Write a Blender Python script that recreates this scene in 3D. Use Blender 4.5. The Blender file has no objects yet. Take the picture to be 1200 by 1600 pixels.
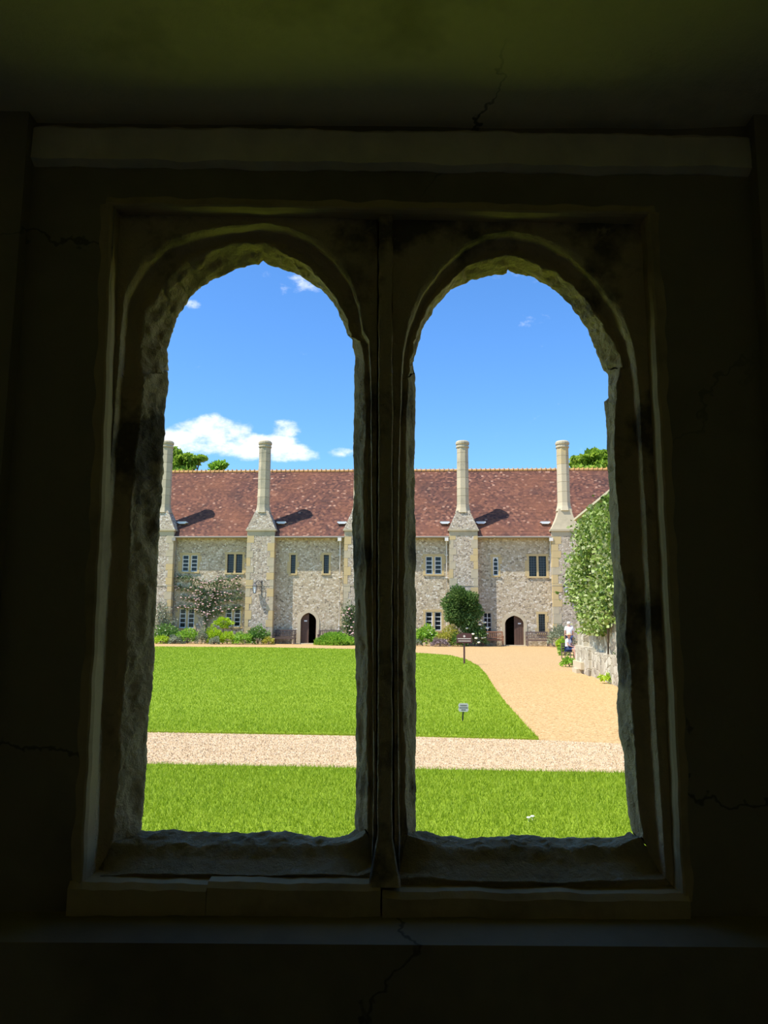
import bpy, bmesh, math, random
import numpy as np
from mathutils import Vector, Matrix, noise
random.seed(7); rng = np.random.default_rng(7)
scene = bpy.context.scene
C = scene.collection
PI = math.pi

# ------------------------------------------------------------------ camera
EYE = 1.65; F = 1200.0; PITCH = math.atan(168/1200); ROLL = 0.007
fwd = Vector((0, math.cos(PITCH), math.sin(PITCH)))
up0 = Vector((0, -math.sin(PITCH), math.cos(PITCH)))
rt0 = Vector((1, 0, 0))
RT = rt0*math.cos(ROLL) + up0*math.sin(ROLL)
UP = up0*math.cos(ROLL) - rt0*math.sin(ROLL)
cam_d = bpy.data.cameras.new('camera'); cam = bpy.data.objects.new('camera', cam_d); C.objects.link(cam)
cam_d.sensor_fit = 'VERTICAL'; cam_d.sensor_height = 36; cam_d.lens = 36*F/1600
cam_d.clip_start = 0.02; cam_d.clip_end = 500
M = Matrix(((RT.x, UP.x, -fwd.x), (RT.y, UP.y, -fwd.y), (RT.z, UP.z, -fwd.z))).to_4x4()
M.translation = (0, 0, EYE)
cam.matrix_world = M
scene.camera = cam
CAMP = Vector((0, 0, EYE))
def ray(px, py):
    return fwd + RT*((px-600)/F) + UP*((800-py)/F)
def at(px, py, Y):                       # point of a pixel's ray at world depth Y
    d = ray(px, py); return CAMP + d*(Y/d.y)
def gnd(px, py, z=0.0):                  # point of a pixel's ray on the ground
    d = ray(px, py); return CAMP + d*((z-EYE)/d.z)

# ------------------------------------------------------------------ nodes helper
class NT:
    def __init__(s, tree): s.t = tree; tree.nodes.clear()
    def n(s, typ, ins=None, **props):
        nd = s.t.nodes.new(typ)
        for k, v in props.items(): setattr(nd, k, v)
        for k, v in (ins or {}).items():
            if hasattr(v, 'is_linked'): s.t.links.new(v, nd.inputs[k])
            else: nd.inputs[k].default_value = v
        return nd
    def math(s, op, a, b=0.0, c=0.0, clamp=False):
        nd = s.n('ShaderNodeMath', {0: a, 1: b, 2: c}, operation=op); nd.use_clamp = clamp; return nd.outputs[0]
    def vmath(s, op, a, b=(0, 0, 0)):
        return s.n('ShaderNodeVectorMath', {0: a, 1: b}, operation=op).outputs[0]
    def ramp(s, fac, stops, interp='LINEAR'):
        nd = s.n('ShaderNodeValToRGB', {0: fac}); cr = nd.color_ramp; cr.interpolation = interp
        while len(cr.elements) < len(stops): cr.elements.new(0.5)
        for e, (p, c) in zip(cr.elements, stops):
            e.position = p; e.color = (*c, 1) if len(c) == 3 else c
        return nd.outputs[0]
    def mix(s, fac, a, b, blend='MIX'):
        nd = s.n('ShaderNodeMix', data_type='RGBA', blend_type=blend)
        for k, v in ((0, fac), (6, a), (7, b)):
            if hasattr(v, 'is_linked'): s.t.links.new(v, nd.inputs[k])
            else: nd.inputs[k].default_value = ((*v, 1) if isinstance(v, tuple) and len(v) == 3 else v)
        return nd.outputs[2]
    def noise(s, vec, scale, detail=4, rough=0.55):
        return s.n('ShaderNodeTexNoise', {'Vector': vec, 'Scale': scale, 'Detail': detail, 'Roughness': rough})

# ------------------------------------------------------------------ world: clear blue sky with a few cumulus scraps
SUN_DIR = Vector((2.83, 1.07, -4.85)).normalized()     # direction the light travels
SUN_EL = math.asin(-SUN_DIR.z)
SUN_AZ = math.atan2(-SUN_DIR.x, -SUN_DIR.y)
w = bpy.data.worlds.new('sky'); scene.world = w; w.use_nodes = True
t = NT(w.node_tree)
sky = t.n('ShaderNodeTexSky', sky_type='NISHITA')
sky.sun_disc = False; sky.sun_elevation = SUN_EL; sky.sun_rotation = SUN_AZ; sky.altitude = 100
sky.air_density = 1.0; sky.dust_density = 0.3; sky.ozone_density = 2.2
tc = t.n('ShaderNodeTexCoord').outputs['Generated']
sep = t.n('ShaderNodeSeparateXYZ', {0: tc})
ay = t.math('MAXIMUM', sep.outputs[1], 0.02)
a = t.math('DIVIDE', sep.outputs[0], ay); b = t.math('DIVIDE', sep.outputs[2], ay)
dens = None
for px, py, rx, ry, s in ((335, 676, 62, 30, 1.0), (290, 692, 62, 26, 1.0), (395, 697, 80, 22, 1.0), (455, 707, 48, 17, .9), (448, 669, 30, 16, .65),
                       (530, 706, 30, 9, .45), (425, 428, 30, 14, .55), (462, 443, 48, 22, .6), (300, 476, 18, 10, .6), (800, 430, 60, 20, .32), (850, 500, 60, 20, .3)):
    d = ray(px, py); ai, bi = d.x/d.y, d.z/d.y
    e1 = t.math('DIVIDE', t.math('SUBTRACT', a, ai), rx*1.15/F); e2 = t.math('DIVIDE', t.math('SUBTRACT', b, bi), ry*1.15/F)
    r2 = t.math('ADD', t.math('MULTIPLY', e1, e1), t.math('MULTIPLY', e2, e2))
    g = t.math('MULTIPLY', t.math('SUBTRACT', 1.15, r2, clamp=True), s)
    dens = g if dens is None else t.math('MAXIMUM', dens, g)
front = t.math('GREATER_THAN', sep.outputs[1], 0.03)
dens = t.math('MULTIPLY', dens, front)
nz = t.noise(t.vmath('MULTIPLY', tc, (1, 1, 1.7)), 22, 8, 0.62).outputs[0]
nb = t.noise(t.vmath('MULTIPLY', tc, (1, 1, 2.2)), 3.1, 5, 0.6).outputs[0]
wide = t.math('MULTIPLY', t.math('SUBTRACT', nb, 0.66, clamp=True), 2.2)
dd = t.math('ADD', t.math('MAXIMUM', dens, wide), t.math('MULTIPLY', t.math('SUBTRACT', nz, 0.5), 2.3))
mask = t.n('ShaderNodeMapRange', {'Value': dd, 'From Min': 0.34, 'From Max': 1.10, 'To Min': 0, 'To Max': 0.95}, interpolation_type='SMOOTHSTEP').outputs[0]
skyc = t.n('ShaderNodeHueSaturation', {'Hue': 0.503, 'Saturation': 1.18, 'Value': 1.0, 'Color': sky.outputs[0]}).outputs[0]
skyc = t.vmath('MULTIPLY', skyc, (0.108, 0.143, 0.170))
shade = t.noise(tc, 40, 4).outputs[0]
cl = t.mix(shade, (0.72, 0.80, 0.93), (1.0, 1.0, 1.02))
colr = t.mix(mask, skyc, cl)
bg = t.n('ShaderNodeBackground', {'Color': colr, 'Strength': 1.0})
t.n('ShaderNodeOutputWorld', {0: bg.outputs[0]})
# ------------------------------------------------------------------ sun
sd = bpy.data.lights.new('sun', 'SUN'); sd.energy = 4.9; sd.angle = 0.0095; sd.color = (1.0, 0.95, 0.86)
so = bpy.data.objects.new('sun', sd); C.objects.link(so); so.location = (-20, -20, 40)
so.rotation_euler = SUN_DIR.to_track_quat('-Z', 'Y').to_euler()
# ------------------------------------------------------------------ exposure
vs = scene.view_settings
scene.display_settings.display_device = 'sRGB'
vs.view_transform = 'Standard'; vs.look = 'None'; vs.exposure = 0.55; vs.gamma = 1.0; vs.use_curve_mapping = False
scene.cycles.max_bounces = 14; scene.cycles.diffuse_bounces = 10

# ------------------------------------------------------------------ materials
MATS = {}
def material(name, build, rough=0.9, spec=0.2):
    m = bpy.data.materials.new(name); m.use_nodes = True
    t = NT(m.node_tree)
    bsdf = t.n('ShaderNodeBsdfPrincipled', {'Roughness': rough, 'Specular IOR Level': spec})
    out = t.n('ShaderNodeOutputMaterial', {0: bsdf.outputs[0]})
    t.oc = t.n('ShaderNodeTexCoord').outputs['Object']
    build(t, bsdf, out); MATS[name] = m; return m
def link(t, sock, node, inp): t.t.links.new(sock, node.inputs[inp])
def bump(t, bsdf, h, strength=0.5, dist=0.01):
    bn = t.n('ShaderNodeBump', {'Height': h, 'Strength': strength, 'Distance': dist}); link(t, bn.outputs[0], bsdf, 'Normal')
def plain(name, col, rough=0.8, spec=0.2, var=0.25, scale=30, metal=0.0):
    def b(t, bs, out):
        n = t.noise(t.oc, scale, 4).outputs[0]
        dark = tuple(c*(1-var) for c in col); lite = tuple(min(1, c*(1+var)) for c in col)
        link(t, t.mix(n, dark, lite), bs, 'Base Color'); bs.inputs['Metallic'].default_value = metal
    return material(name, b, rough, spec)
def stone(name, c1, c2, stain, s1=6, bstr=0.6, bdist=0.01, stain_lo=0.52, stain_hi=0.72, third=None, crack=0):
    def b(t, bs, out):
        n1 = t.noise(t.oc, s1, 6, 0.6).outputs[0]; n2 = t.noise(t.oc, s1*0.45, 5, 0.65).outputs[0]; n3 = t.noise(t.oc, s1*9, 5, 0.7).outputs[0]
        c = t.mix(n1, c1, c2)
        f = t.n('ShaderNodeMapRange', {'Value': n2, 'From Min': stain_lo, 'From Max': stain_hi}).outputs[0]
        c = t.mix(f, c, stain)
        if third:
            n4 = t.noise(t.oc, s1*2.3, 5, 0.7).outputs[0]
            c = t.mix(t.n('ShaderNodeMapRange', {'Value': n4, 'From Min': 0.6, 'From Max': 0.7, 'To Max': 0.7}).outputs[0], c, third)
        c = t.mix(t.math('MULTIPLY', n3, 0.35), c, tuple(x*0.5 for x in c1))
        if crack:
            wv = t.vmath('ADD', t.oc, t.vmath('MULTIPLY', t.noise(t.oc, 2.5, 5, .65).outputs[1], (.5, .5, .5)))
            ce = t.n('ShaderNodeTexVoronoi', {'Vector': wv, 'Scale': .75}, feature='DISTANCE_TO_EDGE').outputs['Distance']
            k1 = t.n('ShaderNodeMapRange', {'Value': ce, 'From Min': .002, 'From Max': .006, 'To Min': crack, 'To Max': 0}).outputs[0]
            k2 = t.n('ShaderNodeMapRange', {'Value': t.noise(t.oc, .9, 2).outputs[0], 'From Min': .45, 'From Max': .55}).outputs[0]
            c = t.mix(t.math('MULTIPLY', k1, k2), c, (.05, .045, .03))
        link(t, c, bs, 'Base Color')
        bump(t, bs, t.math('ADD', n1, t.math('MULTIPLY', n3, 0.5)), bstr, bdist)
    return material(name, b)
def flint(name, mort, scale=7.5, stops=None, mortw=0.10):
    stops = stops or [(0.0, (.17, .14, .11)), (0.08, (.30, .25, .185)), (0.3, (.44, .365, .255)), (0.5, (.53, .445, .32)), (0.7, (.62, .545, .42)), (0.87, (.78, .72, .61)), (1, (.42, .30, .19))]
    def b(t, bs, out):
        wob = t.noise(t.oc, 5, 3).outputs[1]
        v = t.vmath('ADD', t.vmath('MULTIPLY', t.oc, (1, 1, 1.25)), t.vmath('MULTIPLY', wob, (.06, .06, .06)))
        vo = t.n('ShaderNodeTexVoronoi', {'Vector': v, 'Scale': scale}); ve = t.n('ShaderNodeTexVoronoi', {'Vector': v, 'Scale': scale}, feature='DISTANCE_TO_EDGE')
        r = t.n('ShaderNodeSeparateColor', {0: vo.outputs['Color']}).outputs[0]
        c = t.ramp(r, stops)
        big = t.noise(t.oc, 0.55, 4).outputs[0]
        c = t.mix(t.n('ShaderNodeMapRange', {'Value': big, 'From Min': .4, 'From Max': .7, 'To Max': .35}).outputs[0], c, mort)
        e = t.n('ShaderNodeMapRange', {'Value': ve.outputs['Distance'], 'From Min': mortw*.35, 'From Max': mortw}).outputs[0]
        c = t.mix(e, mort, c)
        link(t, c, bs, 'Base Color'); bump(t, bs, e, 0.6, 0.03)
    return material(name, b, 0.85)
def foliage(name, cols, trans=0.35, rough=0.55):
    def b(t, bs, out):
        g = t.n('ShaderNodeNewGeometry').outputs['Random Per Island']
        k = len(cols)-1
        c = t.ramp(g, [(i/k, col) for i, col in enumerate(cols)])
        big = t.noise(t.oc, 2.2, 3).outputs[0]
        c = t.mix(t.math('MULTIPLY', big, 0.35), c, cols[0])
        link(t, c, bs, 'Base Color')
        tr = t.n('ShaderNodeBsdfTranslucent', {'Color': c})
        mx = t.n('ShaderNodeMixShader', {0: trans, 1: bs.outputs[0], 2: tr.outputs[0]})
        link(t, mx.outputs[0], out, 0)
    return material(name, b, rough, 0.25)

stone('window_stone', (.72, .54, .31), (.58, .45, .27), (.13, .105, .08), 7, 1.0, 0.02, .50, .60, third=(.66, .52, .32))
stone('sill_stone', (.54, .43, .25), (.42, .33, .185), (.18, .145, .075), 8, 1.0, 0.02, .52, .64, third=(.62, .56, .45))
stone('frame_stone', (.58, .44, .235), (.48, .365, .19), (.21, .16, .09), 5, 0.4, 0.006)
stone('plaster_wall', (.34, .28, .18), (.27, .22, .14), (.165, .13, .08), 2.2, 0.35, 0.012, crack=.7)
stone('bounce_plaster', (.62, .57, .47), (.57, .52, .42), (.45, .41, .33), 2.0, 0.3, 0.01)  # pale finish of the unseen walls, chosen to bounce daylight into the walk
stone('plaster_ceiling', (.86, .74, .50), (.76, .63, .37), (.34, .29, .17), 2.6, 0.5, 0.015, .50, .68, crack=.8)
stone('floor_stone', (.42, .38, .31), (.35, .32, .26), (.25, .23, .19), 3, 0.3)
plain('beam_stone', (.72, .62, .44), var=.3, scale=9)
flint('flint', (.50, .40, .255))
flint('flint_pier', (.47, .385, .265), 8.5, [(0.0, (.15, .13, .115)), (0.2, (.30, .255, .21)), (0.45, (.44, .375, .30)), (0.7, (.57, .505, .42)), (0.9, (.74, .69, .61)), (1, (.38, .29, .22))], 0.12)
flint('rubble', (.44, .385, .28), 3.4, [(0, (.20, .17, .13)), (.25, (.36, .31, .23)), (.6, (.50, .45, .345)), (1, (.62, .57, .46))], .09)
stone('ashlar', (.62, .46, .215), (.57, .45, .25), (.44, .385, .26), 1.6, .3, .01, .55, .75)
stone('ashlar_grey', (.56, .465, .31), (.49, .43, .30), (.31, .29, .21), 1.7, .3, .01, .5, .72)
stone('ashlar_pale', (.62, .52, .35), (.56, .48, .33), (.42, .36, .24), 2.0, .3, .01, .58, .8)
plain('white_paint', (.80, .80, .78), .5, .4, .05)
plain('white_lead', (.72, .74, .76), .4, .5, .08)
plain('dark_glass', (.012, .016, .022), .10, .3, .3)
plain('lead', (.13, .14, .15), .5, .4, .2)
plain('pipe_paint', (.74, .70, .64), .6, .3, .12)
plain('pipe_dark', (.33, .30, .25), .6, .3, .12)
plain('iron', (.03, .03, .035), .5, .5, .3)
plain('gutter_metal', (.30, .27, .22), .6, .3, .15)
plain('lamp_glass', (.72, .74, .78), .15, .5, .05)
plain('door_oak', (.115, .065, .045), .6, .3, .35, 6)
plain('bench_teak', (.34, .165, .09), .65, .3, .25, 8)
plain('bench_grey', (.20, .145, .115), .75, .2, .3, 8)
plain('bench_dark', (.115, .085, .072), .75, .2, .3, 8)
plain('maroon', (.115, .045, .045), .5, .4, .1)
plain('sign_letter', (.80, .66, .62), .5, .3, .05)
plain('sign_metal', (.60, .585, .53), .5, .4, .1)
plain('sign_ink', (.20, .18, .19), .5, .3, .1)
plain('stake', (.018, .02, .016), .5, .4, .1)
plain('skin', (.62, .36, .27), .6, .3, .06)
plain('white_cloth', (.82, .83, .88), .8, .1, .05)
plain('navy_cloth', (.035, .06, .14), .8, .1, .1)
plain('straw', (.72, .50, .30), .8, .1, .1)
plain('grey_hair', (.66, .62, .56), .7, .2, .1)
plain('bark', (.16, .12, .08), .9, .1, .3, 10)
plain('soil', (.13, .09, .06), .95, .1, .3, 10)
plain('ridge_clay', (.62, .34, .13), .85, .2, .3, 3)
plain('rose_pink', (.82, .52, .50), .7, .2, .3, 3)
plain('rose_white', (.90, .88, .72), .7, .2, .1, 3)
plain('flower_purple', (.27, .205, .20), .8, .1, .3, 6)
plain('flower_red', (.55, .10, .09), .7, .2, .2, 6)
foliage('leaf_mid', [(.07, .16, .025), (.14, .28, .05), (.22, .38, .08)])
foliage('leaf_dark', [(.05, .11, .025), (.13, .23, .05), (.30, .42, .14)])
foliage('leaf_bright', [(.17, .34, .03), (.30, .52, .05), (.45, .66, .09)])
foliage('leaf_lime', [(.27, .42, .02), (.44, .62, .03), (.60, .74, .06)])
foliage('leaf_yellow', [(.28, .30, .04), (.46, .44, .06), (.60, .55, .09)])
foliage('leaf_grey', [(.20, .24, .15), (.32, .36, .24), (.44, .46, .32)])
foliage('leaf_rose', [(.07, .12, .04), (.15, .22, .085), (.30, .36, .18)])
foliage('leaf_vine', [(.05, .10, .015), (.17, .27, .035), (.30, .42, .075), (.46, .54, .18), (.60, .62, .36)], .3)
foliage('leaf_tree', [(.20, .33, .03), (.33, .48, .05), (.48, .60, .09)], .45)
foliage('grass_blade', [(.19, .30, .010), (.31, .43, .018), (.46, .57, .05)], .4)

def b_roof(t, bs, out):
    s = t.n('ShaderNodeSeparateXYZ', {0: t.oc})
    row = t.math('FLOOR', t.math('DIVIDE', s.outputs[2], 0.115))
    tile = t.math('FLOOR', t.math('ADD', t.math('DIVIDE', s.outputs[0], 0.165), t.math('MULTIPLY', row, 0.5)))
    wn = t.n('ShaderNodeTexWhiteNoise', {'Vector': t.n('ShaderNodeCombineXYZ', {0: tile, 1: row}).outputs[0]}).outputs['Value']
    c = t.ramp(wn, [(0, (.085, .045, .038)), (.3, (.135, .062, .048)), (.6, (.18, .080, .058)), (.85, (.235, .105, .068)), (.955, (.29, .135, .085)), (1, (.50, .31, .22))])
    n = t.noise(t.oc, .35, 4, .6).outputs[0]
    c = t.mix(t.n('ShaderNodeMapRange', {'Value': n, 'From Min': .42, 'From Max': .7, 'To Max': .65}).outputs[0], c, (.25, .105, .06))
    n2 = t.noise(t.oc, .55, 5, .65).outputs[0]
    c = t.mix(t.n('ShaderNodeMapRange', {'Value': n2, 'From Min': .52, 'From Max': .75, 'To Max': .75}).outputs[0], c, (.075, .044, .040))
    link(t, c, bs, 'Base Color')
material('roof_tile', b_roof)
def b_lawn(t, bs, out):
    n = t.noise(t.oc, 1.3, 5).outputs[0]; n2 = t.noise(t.oc, 22, 5, .7).outputs[0]; n3 = t.noise(t.vmath('MULTIPLY', t.oc, (.15, 1, 1)), .9, 3).outputs[0]
    c = t.mix(n2, (.14, .235, .008), (.29, .40, .022))
    c = t.mix(t.math('MULTIPLY', n, .55), c, (.32, .42, .03))
    c = t.mix(t.n('ShaderNodeMapRange', {'Value': n3, 'From Min': .5, 'From Max': .62, 'To Max': .35}).outputs[0], c, (.155, .27, .010))
    link(t, c, bs, 'Base Color'); bump(t, bs, n2, .8, .03)
material('lawn', b_lawn)
def gravel(name, cols, sc=38):
    def b(t, bs, out):
        vo = t.n('ShaderNodeTexVoronoi', {'Vector': t.oc, 'Scale': sc})
        r = t.n('ShaderNodeSeparateColor', {0: vo.outputs['Color']}).outputs[0]
        c = t.ramp(r, [(i/(len(cols)-1), q) for i, q in enumerate(cols)])
        n = t.noise(t.vmath('MULTIPLY', t.oc, (.6, 1, 1)), .8, 5).outputs[0]
        c = t.mix(t.math('MULTIPLY', n, .5), c, cols[1])
        link(t, c, bs, 'Base Color'); bump(t, bs, vo.outputs['Distance'], .5, .015)
    return material(name, b)
gravel('gravel_tan', [(.27, .17, .075), (.47, .30, .125), (.55, .36, .16), (.66, .48, .26)])
gravel('gravel_pale', [(.26, .18, .095), (.49, .345, .185), (.59, .43, .25), (.70, .57, .40)], 45)
def b_peb(t, bs, out):
    g = t.n('ShaderNodeNewGeometry').outputs['Random Per Island']
    link(t, t.ramp(g, [(0, (.22, .15, .09)), (.2, (.42, .30, .17)), (.6, (.56, .41, .25)), (1, (.72, .60, .44))]), bs, 'Base Color')
material('pebble', b_peb)

# ------------------------------------------------------------------ mesh helpers
class MB:
    def __init__(s): s.v = []; s.f = []
    def add(s, vs, fs):
        o = len(s.v); s.v += [tuple(x) for x in vs]; s.f += [tuple(i+o for i in f) for f in fs]; return s
    def box(s, x0, x1, y0, y1, z0, z1):
        return s.add([(x0, y0, z0), (x1, y0, z0), (x1, y1, z0), (x0, y1, z0), (x0, y0, z1), (x1, y0, z1), (x1, y1, z1), (x0, y1, z1)],
                     [(0, 3, 2, 1), (4, 5, 6, 7), (0, 1, 5, 4), (1, 2, 6, 5), (2, 3, 7, 6), (3, 0, 4, 7)])
    def hexa(s, p):                       # eight corners: bottom four, top four
        return s.add(p, [(0, 3, 2, 1), (4, 5, 6, 7), (0, 1, 5, 4), (1, 2, 6, 5), (2, 3, 7, 6), (3, 0, 4, 7)])
    def tube(s, pts, r, n=8, cap=True):
        pts = [Vector(p) for p in pts]; o = len(s.v)
        for i, p in enumerate(pts):
            d = (pts[min(i+1, len(pts)-1)] - pts[max(i-1, 0)]).normalized()
            u = d.cross(Vector((0, 0, 1)));  u = u.normalized() if u.length > .01 else Vector((1, 0, 0))
            v = d.cross(u); rr = r[i] if isinstance(r, (list, tuple)) else r
            for k in range(n):
                a = 2*PI*k/n; s.v.append(tuple(p + u*(rr*math.cos(a)) + v*(rr*math.sin(a))))
        for i in range(len(pts)-1):
            for k in range(n):
                k2 = (k+1) % n; s.f.append((o+i*n+k, o+i*n+k2, o+(i+1)*n+k2, o+(i+1)*n+k))
        if cap:
            s.f.append(tuple(o+k for k in range(n))[::-1]); s.f.append(tuple(o+(len(pts)-1)*n+k for k in range(n)))
        return s
    def lathe(s, prof, n=8, cx=0, cy=0, a0=None):   # profile of (radius, z)
        o = len(s.v); a0 = PI/n if a0 is None else a0
        for r, z in prof:
            for k in range(n):
                a = a0+2*PI*k/n; s.v.append((cx+r*math.cos(a), cy+r*math.sin(a), z))
        for i in range(len(prof)-1):
            for k in range(n):
                k2 = (k+1) % n; s.f.append((o+i*n+k, o+i*n+k2, o+(i+1)*n+k2, o+(i+1)*n+k))
        s.f.append(tuple(o+k for k in range(n))[::-1]); s.f.append(tuple(o+(len(prof)-1)*n+k for k in range(n)))
        return s
    def prism_y(s, poly, y0, y1):         # polygon of (x, z) extruded along y
        n = len(poly)
        return s.add([(x, y0, z) for x, z in poly]+[(x, y1, z) for x, z in poly],
                     [tuple(range(n)), tuple(range(2*n-1, n-1, -1))]+[(i, i+n, (i+1) % n+n, (i+1) % n) for i in range(n)])
    def prism_z(s, poly, z0, z1):
        n = len(poly)
        return s.add([(x, y, z0) for x, y in poly]+[(x, y, z1) for x, y in poly],
                     [tuple(range(n))[::-1], tuple(range(n, 2*n))]+[(i, (i+1) % n, (i+1) % n+n, i+n) for i in range(n)])
    def build(s, name, mat, parent=None, smooth=False, fix=True):
        me = bpy.data.meshes.new(name); me.from_pydata(s.v, [], s.f); me.update()
        if fix:
            bm = bmesh.new(); bm.from_mesh(me); bmesh.ops.recalc_face_normals(bm, faces=bm.faces); bm.to_mesh(me); bm.free()
        return mesh_obj(name, me, mat, parent, smooth)
def mesh_obj(name, me, mat, parent=None, smooth=False):
    me.materials.append(MATS[mat])
    if smooth: me.polygons.foreach_set('use_smooth', [True]*len(me.polygons))
    o = bpy.data.objects.new(name, me); C.objects.link(o); o.parent = parent
    return o
def share(src, name, parent, loc=(0, 0, 0), scale=(1, 1, 1), rotz=0):
    o = bpy.data.objects.new(name, src.data); C.objects.link(o); o.parent = parent
    o.location = loc; o.scale = scale; o.rotation_euler = (0, 0, rotz); return o
def tag(o, label, cat, group=None, kind=None):
    o['label'] = label; o['category'] = cat
    if group: o['group'] = group
    if kind: o['kind'] = kind
    return o
def struct(o, label=None, cat=None):
    o['kind'] = 'structure'
    if label: o['label'] = label
    if cat: o['category'] = cat
    return o
def thing(name, label, cat, loc=(0, 0, 0), rotz=0, group=None):
    o = bpy.data.objects.new(name, None); C.objects.link(o); o.empty_display_size = .2
    o.location = loc; o.rotation_euler = (0, 0, rotz); return tag(o, label, cat, group)
def soup(name, verts, k, mat, parent=None):   # numpy (n*k,3) verts -> n faces of k corners
    n = len(verts)//k; me = bpy.data.meshes.new(name)
    me.vertices.add(n*k); me.vertices.foreach_set('co', np.asarray(verts, np.float32).ravel())
    me.loops.add(n*k); me.loops.foreach_set('vertex_index', np.arange(n*k, dtype=np.int32))
    me.polygons.add(n); me.polygons.foreach_set('loop_start', np.arange(0, n*k, k, dtype=np.int32))
    me.update(calc_edges=True); me.validate()
    return mesh_obj(name, me, mat, parent)
def leaf_verts(P, size, upness=0.3, seed=0):
    r = np.random.default_rng(seed); n = len(P)
    d = r.normal(size=(n, 3)); d[:, 2] -= upness; d /= np.linalg.norm(d, axis=1, keepdims=True)
    q = r.normal(size=(n, 3)); q -= (q*d).sum(1, keepdims=True)*d; q /= np.linalg.norm(q, axis=1, keepdims=True)
    L = size*r.uniform(.6, 1.25, (n, 1)); W = L*.36
    a = P - d*L*.5; c = P + d*L*.5; b_ = P + q*W - d*L*.05; e = P - q*W - d*L*.05
    return np.stack([a, b_, c, e], 1).reshape(-1, 3)
def ellipsoid_pts(n, c, r, seed, hollow=0.55, flat=True, lump=0.25):
    g = np.random.default_rng(seed); d = g.normal(size=(n, 3)); d /= np.linalg.norm(d, axis=1, keepdims=True)
    if flat: d[:, 2] = np.where(d[:, 2] < -0.25, -d[:, 2]*.6, d[:, 2])
    ph = g.uniform(0, 6, 6)
    lm = 1 + lump*(np.sin(d[:, 0]*4+ph[0])*np.sin(d[:, 2]*5+ph[1]) + .6*np.sin(d[:, 1]*6+ph[2])*np.sin(d[:, 0]*9+ph[3])*.8)
    rad = (hollow+(1-hollow)*g.uniform(0, 1, n)**.6)*lm
    return np.array(c)+d*rad[:, None]*np.array(r)

# ================================================================== THE CLOISTER WALK (where the camera stands)
YD, YW, YF, YB, YO = 1.73, 1.805, 1.85, 1.86, 2.14       # wall face, recess back, spandrel face, outside face
XL, XR, YBACK = -5.0, 5.0, -1.9
ZC = at(600, 187, 1.827).z                      # ceiling height
SILL_L, SILL_R = at(-12, 1471, YD), at(1170, 1481, YD)
recL, recR = at(28, 400, YW).x, at(1192, 400, YW).x
sill_f = (SILL_L.z+SILL_R.z)/2
bL, bR = at(140, 1000, YF).x, at(1050, 1000, YF).x
frL, frR = bL, bR
frT = at(600, 321, YF).z; frB = at(600, 1428, YF).z
m = MB()
zs = sill_f; H = ZC+.05
def quad(a, b_, c, d): m.add([a, b_, c, d], [(0, 1, 2, 3)])
# room-side face around the recess
def holed(x0, x1, y, h, a0, a1, z0, z1):
    quad((x0, y, 0), (a0, y, 0), (a0, y, h), (x0, y, h)); quad((a1, y, 0), (x1, y, 0), (x1, y, h), (a1, y, h)); quad((a0, y, 0), (a1, y, 0), (a1, y, z0), (a0, y, z0)); quad((a0, y, z1), (a1, y, z1), (a1, y, h), (a0, y, h))
ADDED_OPENINGS = [(-3.9, -1.9, 1.05, 2.5), (1.9, 3.9, 1.05, 2.5)]          # unseen plain openings, added to let more daylight into the walk
zw = zs+(frB-zs)*(YW-YD)/(YF-YD)
holed2 = lambda x0, x1, a0, a1, z0, z1: (quad((x0, YW, zw), (a0, YW, zw), (a0, YW, H), (x0, YW, H)), quad((a1, YW, zw), (x1, YW, zw), (x1, YW, H), (a1, YW, H)), quad((a0, YW, zw), (a1, YW, zw), (a1, YW, z0), (a0, YW, z0)), quad((a0, YW, z1), (a1, YW, z1), (a1, YW, H), (a0, YW, H)))
holed2(XL-.3, recL, *ADDED_OPENINGS[0]); holed2(recR, XR+.3, *ADDED_OPENINGS[1])
for a0, a1, z0, z1 in ADDED_OPENINGS:
    for (xa, za), (xb, zb_) in (((a0, z0), (a0, z1)), ((a1, z0), (a1, z1)), ((a0, z0), (a1, z0)), ((a0, z1), (a1, z1))):
        quad((xa, YW, za), (xa, YO+.02, za), (xb, YO+.02, zb_), (xb, YW, zb_))
# thicker lower wall with a sloping set-off that serves as the stool
quad((XL-.3, YD, 0), (XR+.3, YD, 0), (XR+.3, YD, zs), (XL-.3, YD, zs))
quad((XL-.3, YD, zs), (XR+.3, YD, zs), (XR+.3, YW, zw), (XL-.3, YW, zw)); quad((recL, YW, zw), (recR, YW, zw), (recR, YF, frB), (recL, YF, frB))
# shallow recess: sides and back face around the frame
for xr in (recL, recR): quad((xr, YW, zw), (xr, YF, frB), (xr, YF, H), (xr, YW, H))
quad((recL, YF, frB), (bL, YF, frB), (bL, YF, H), (recL, YF, H)); quad((bR, YF, frB), (recR, YF, frB), (recR, YF, H), (bR, YF, H))
quad((bL, YF, frT), (bR, YF, frT), (bR, YF, H), (bL, YF, H))
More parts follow.
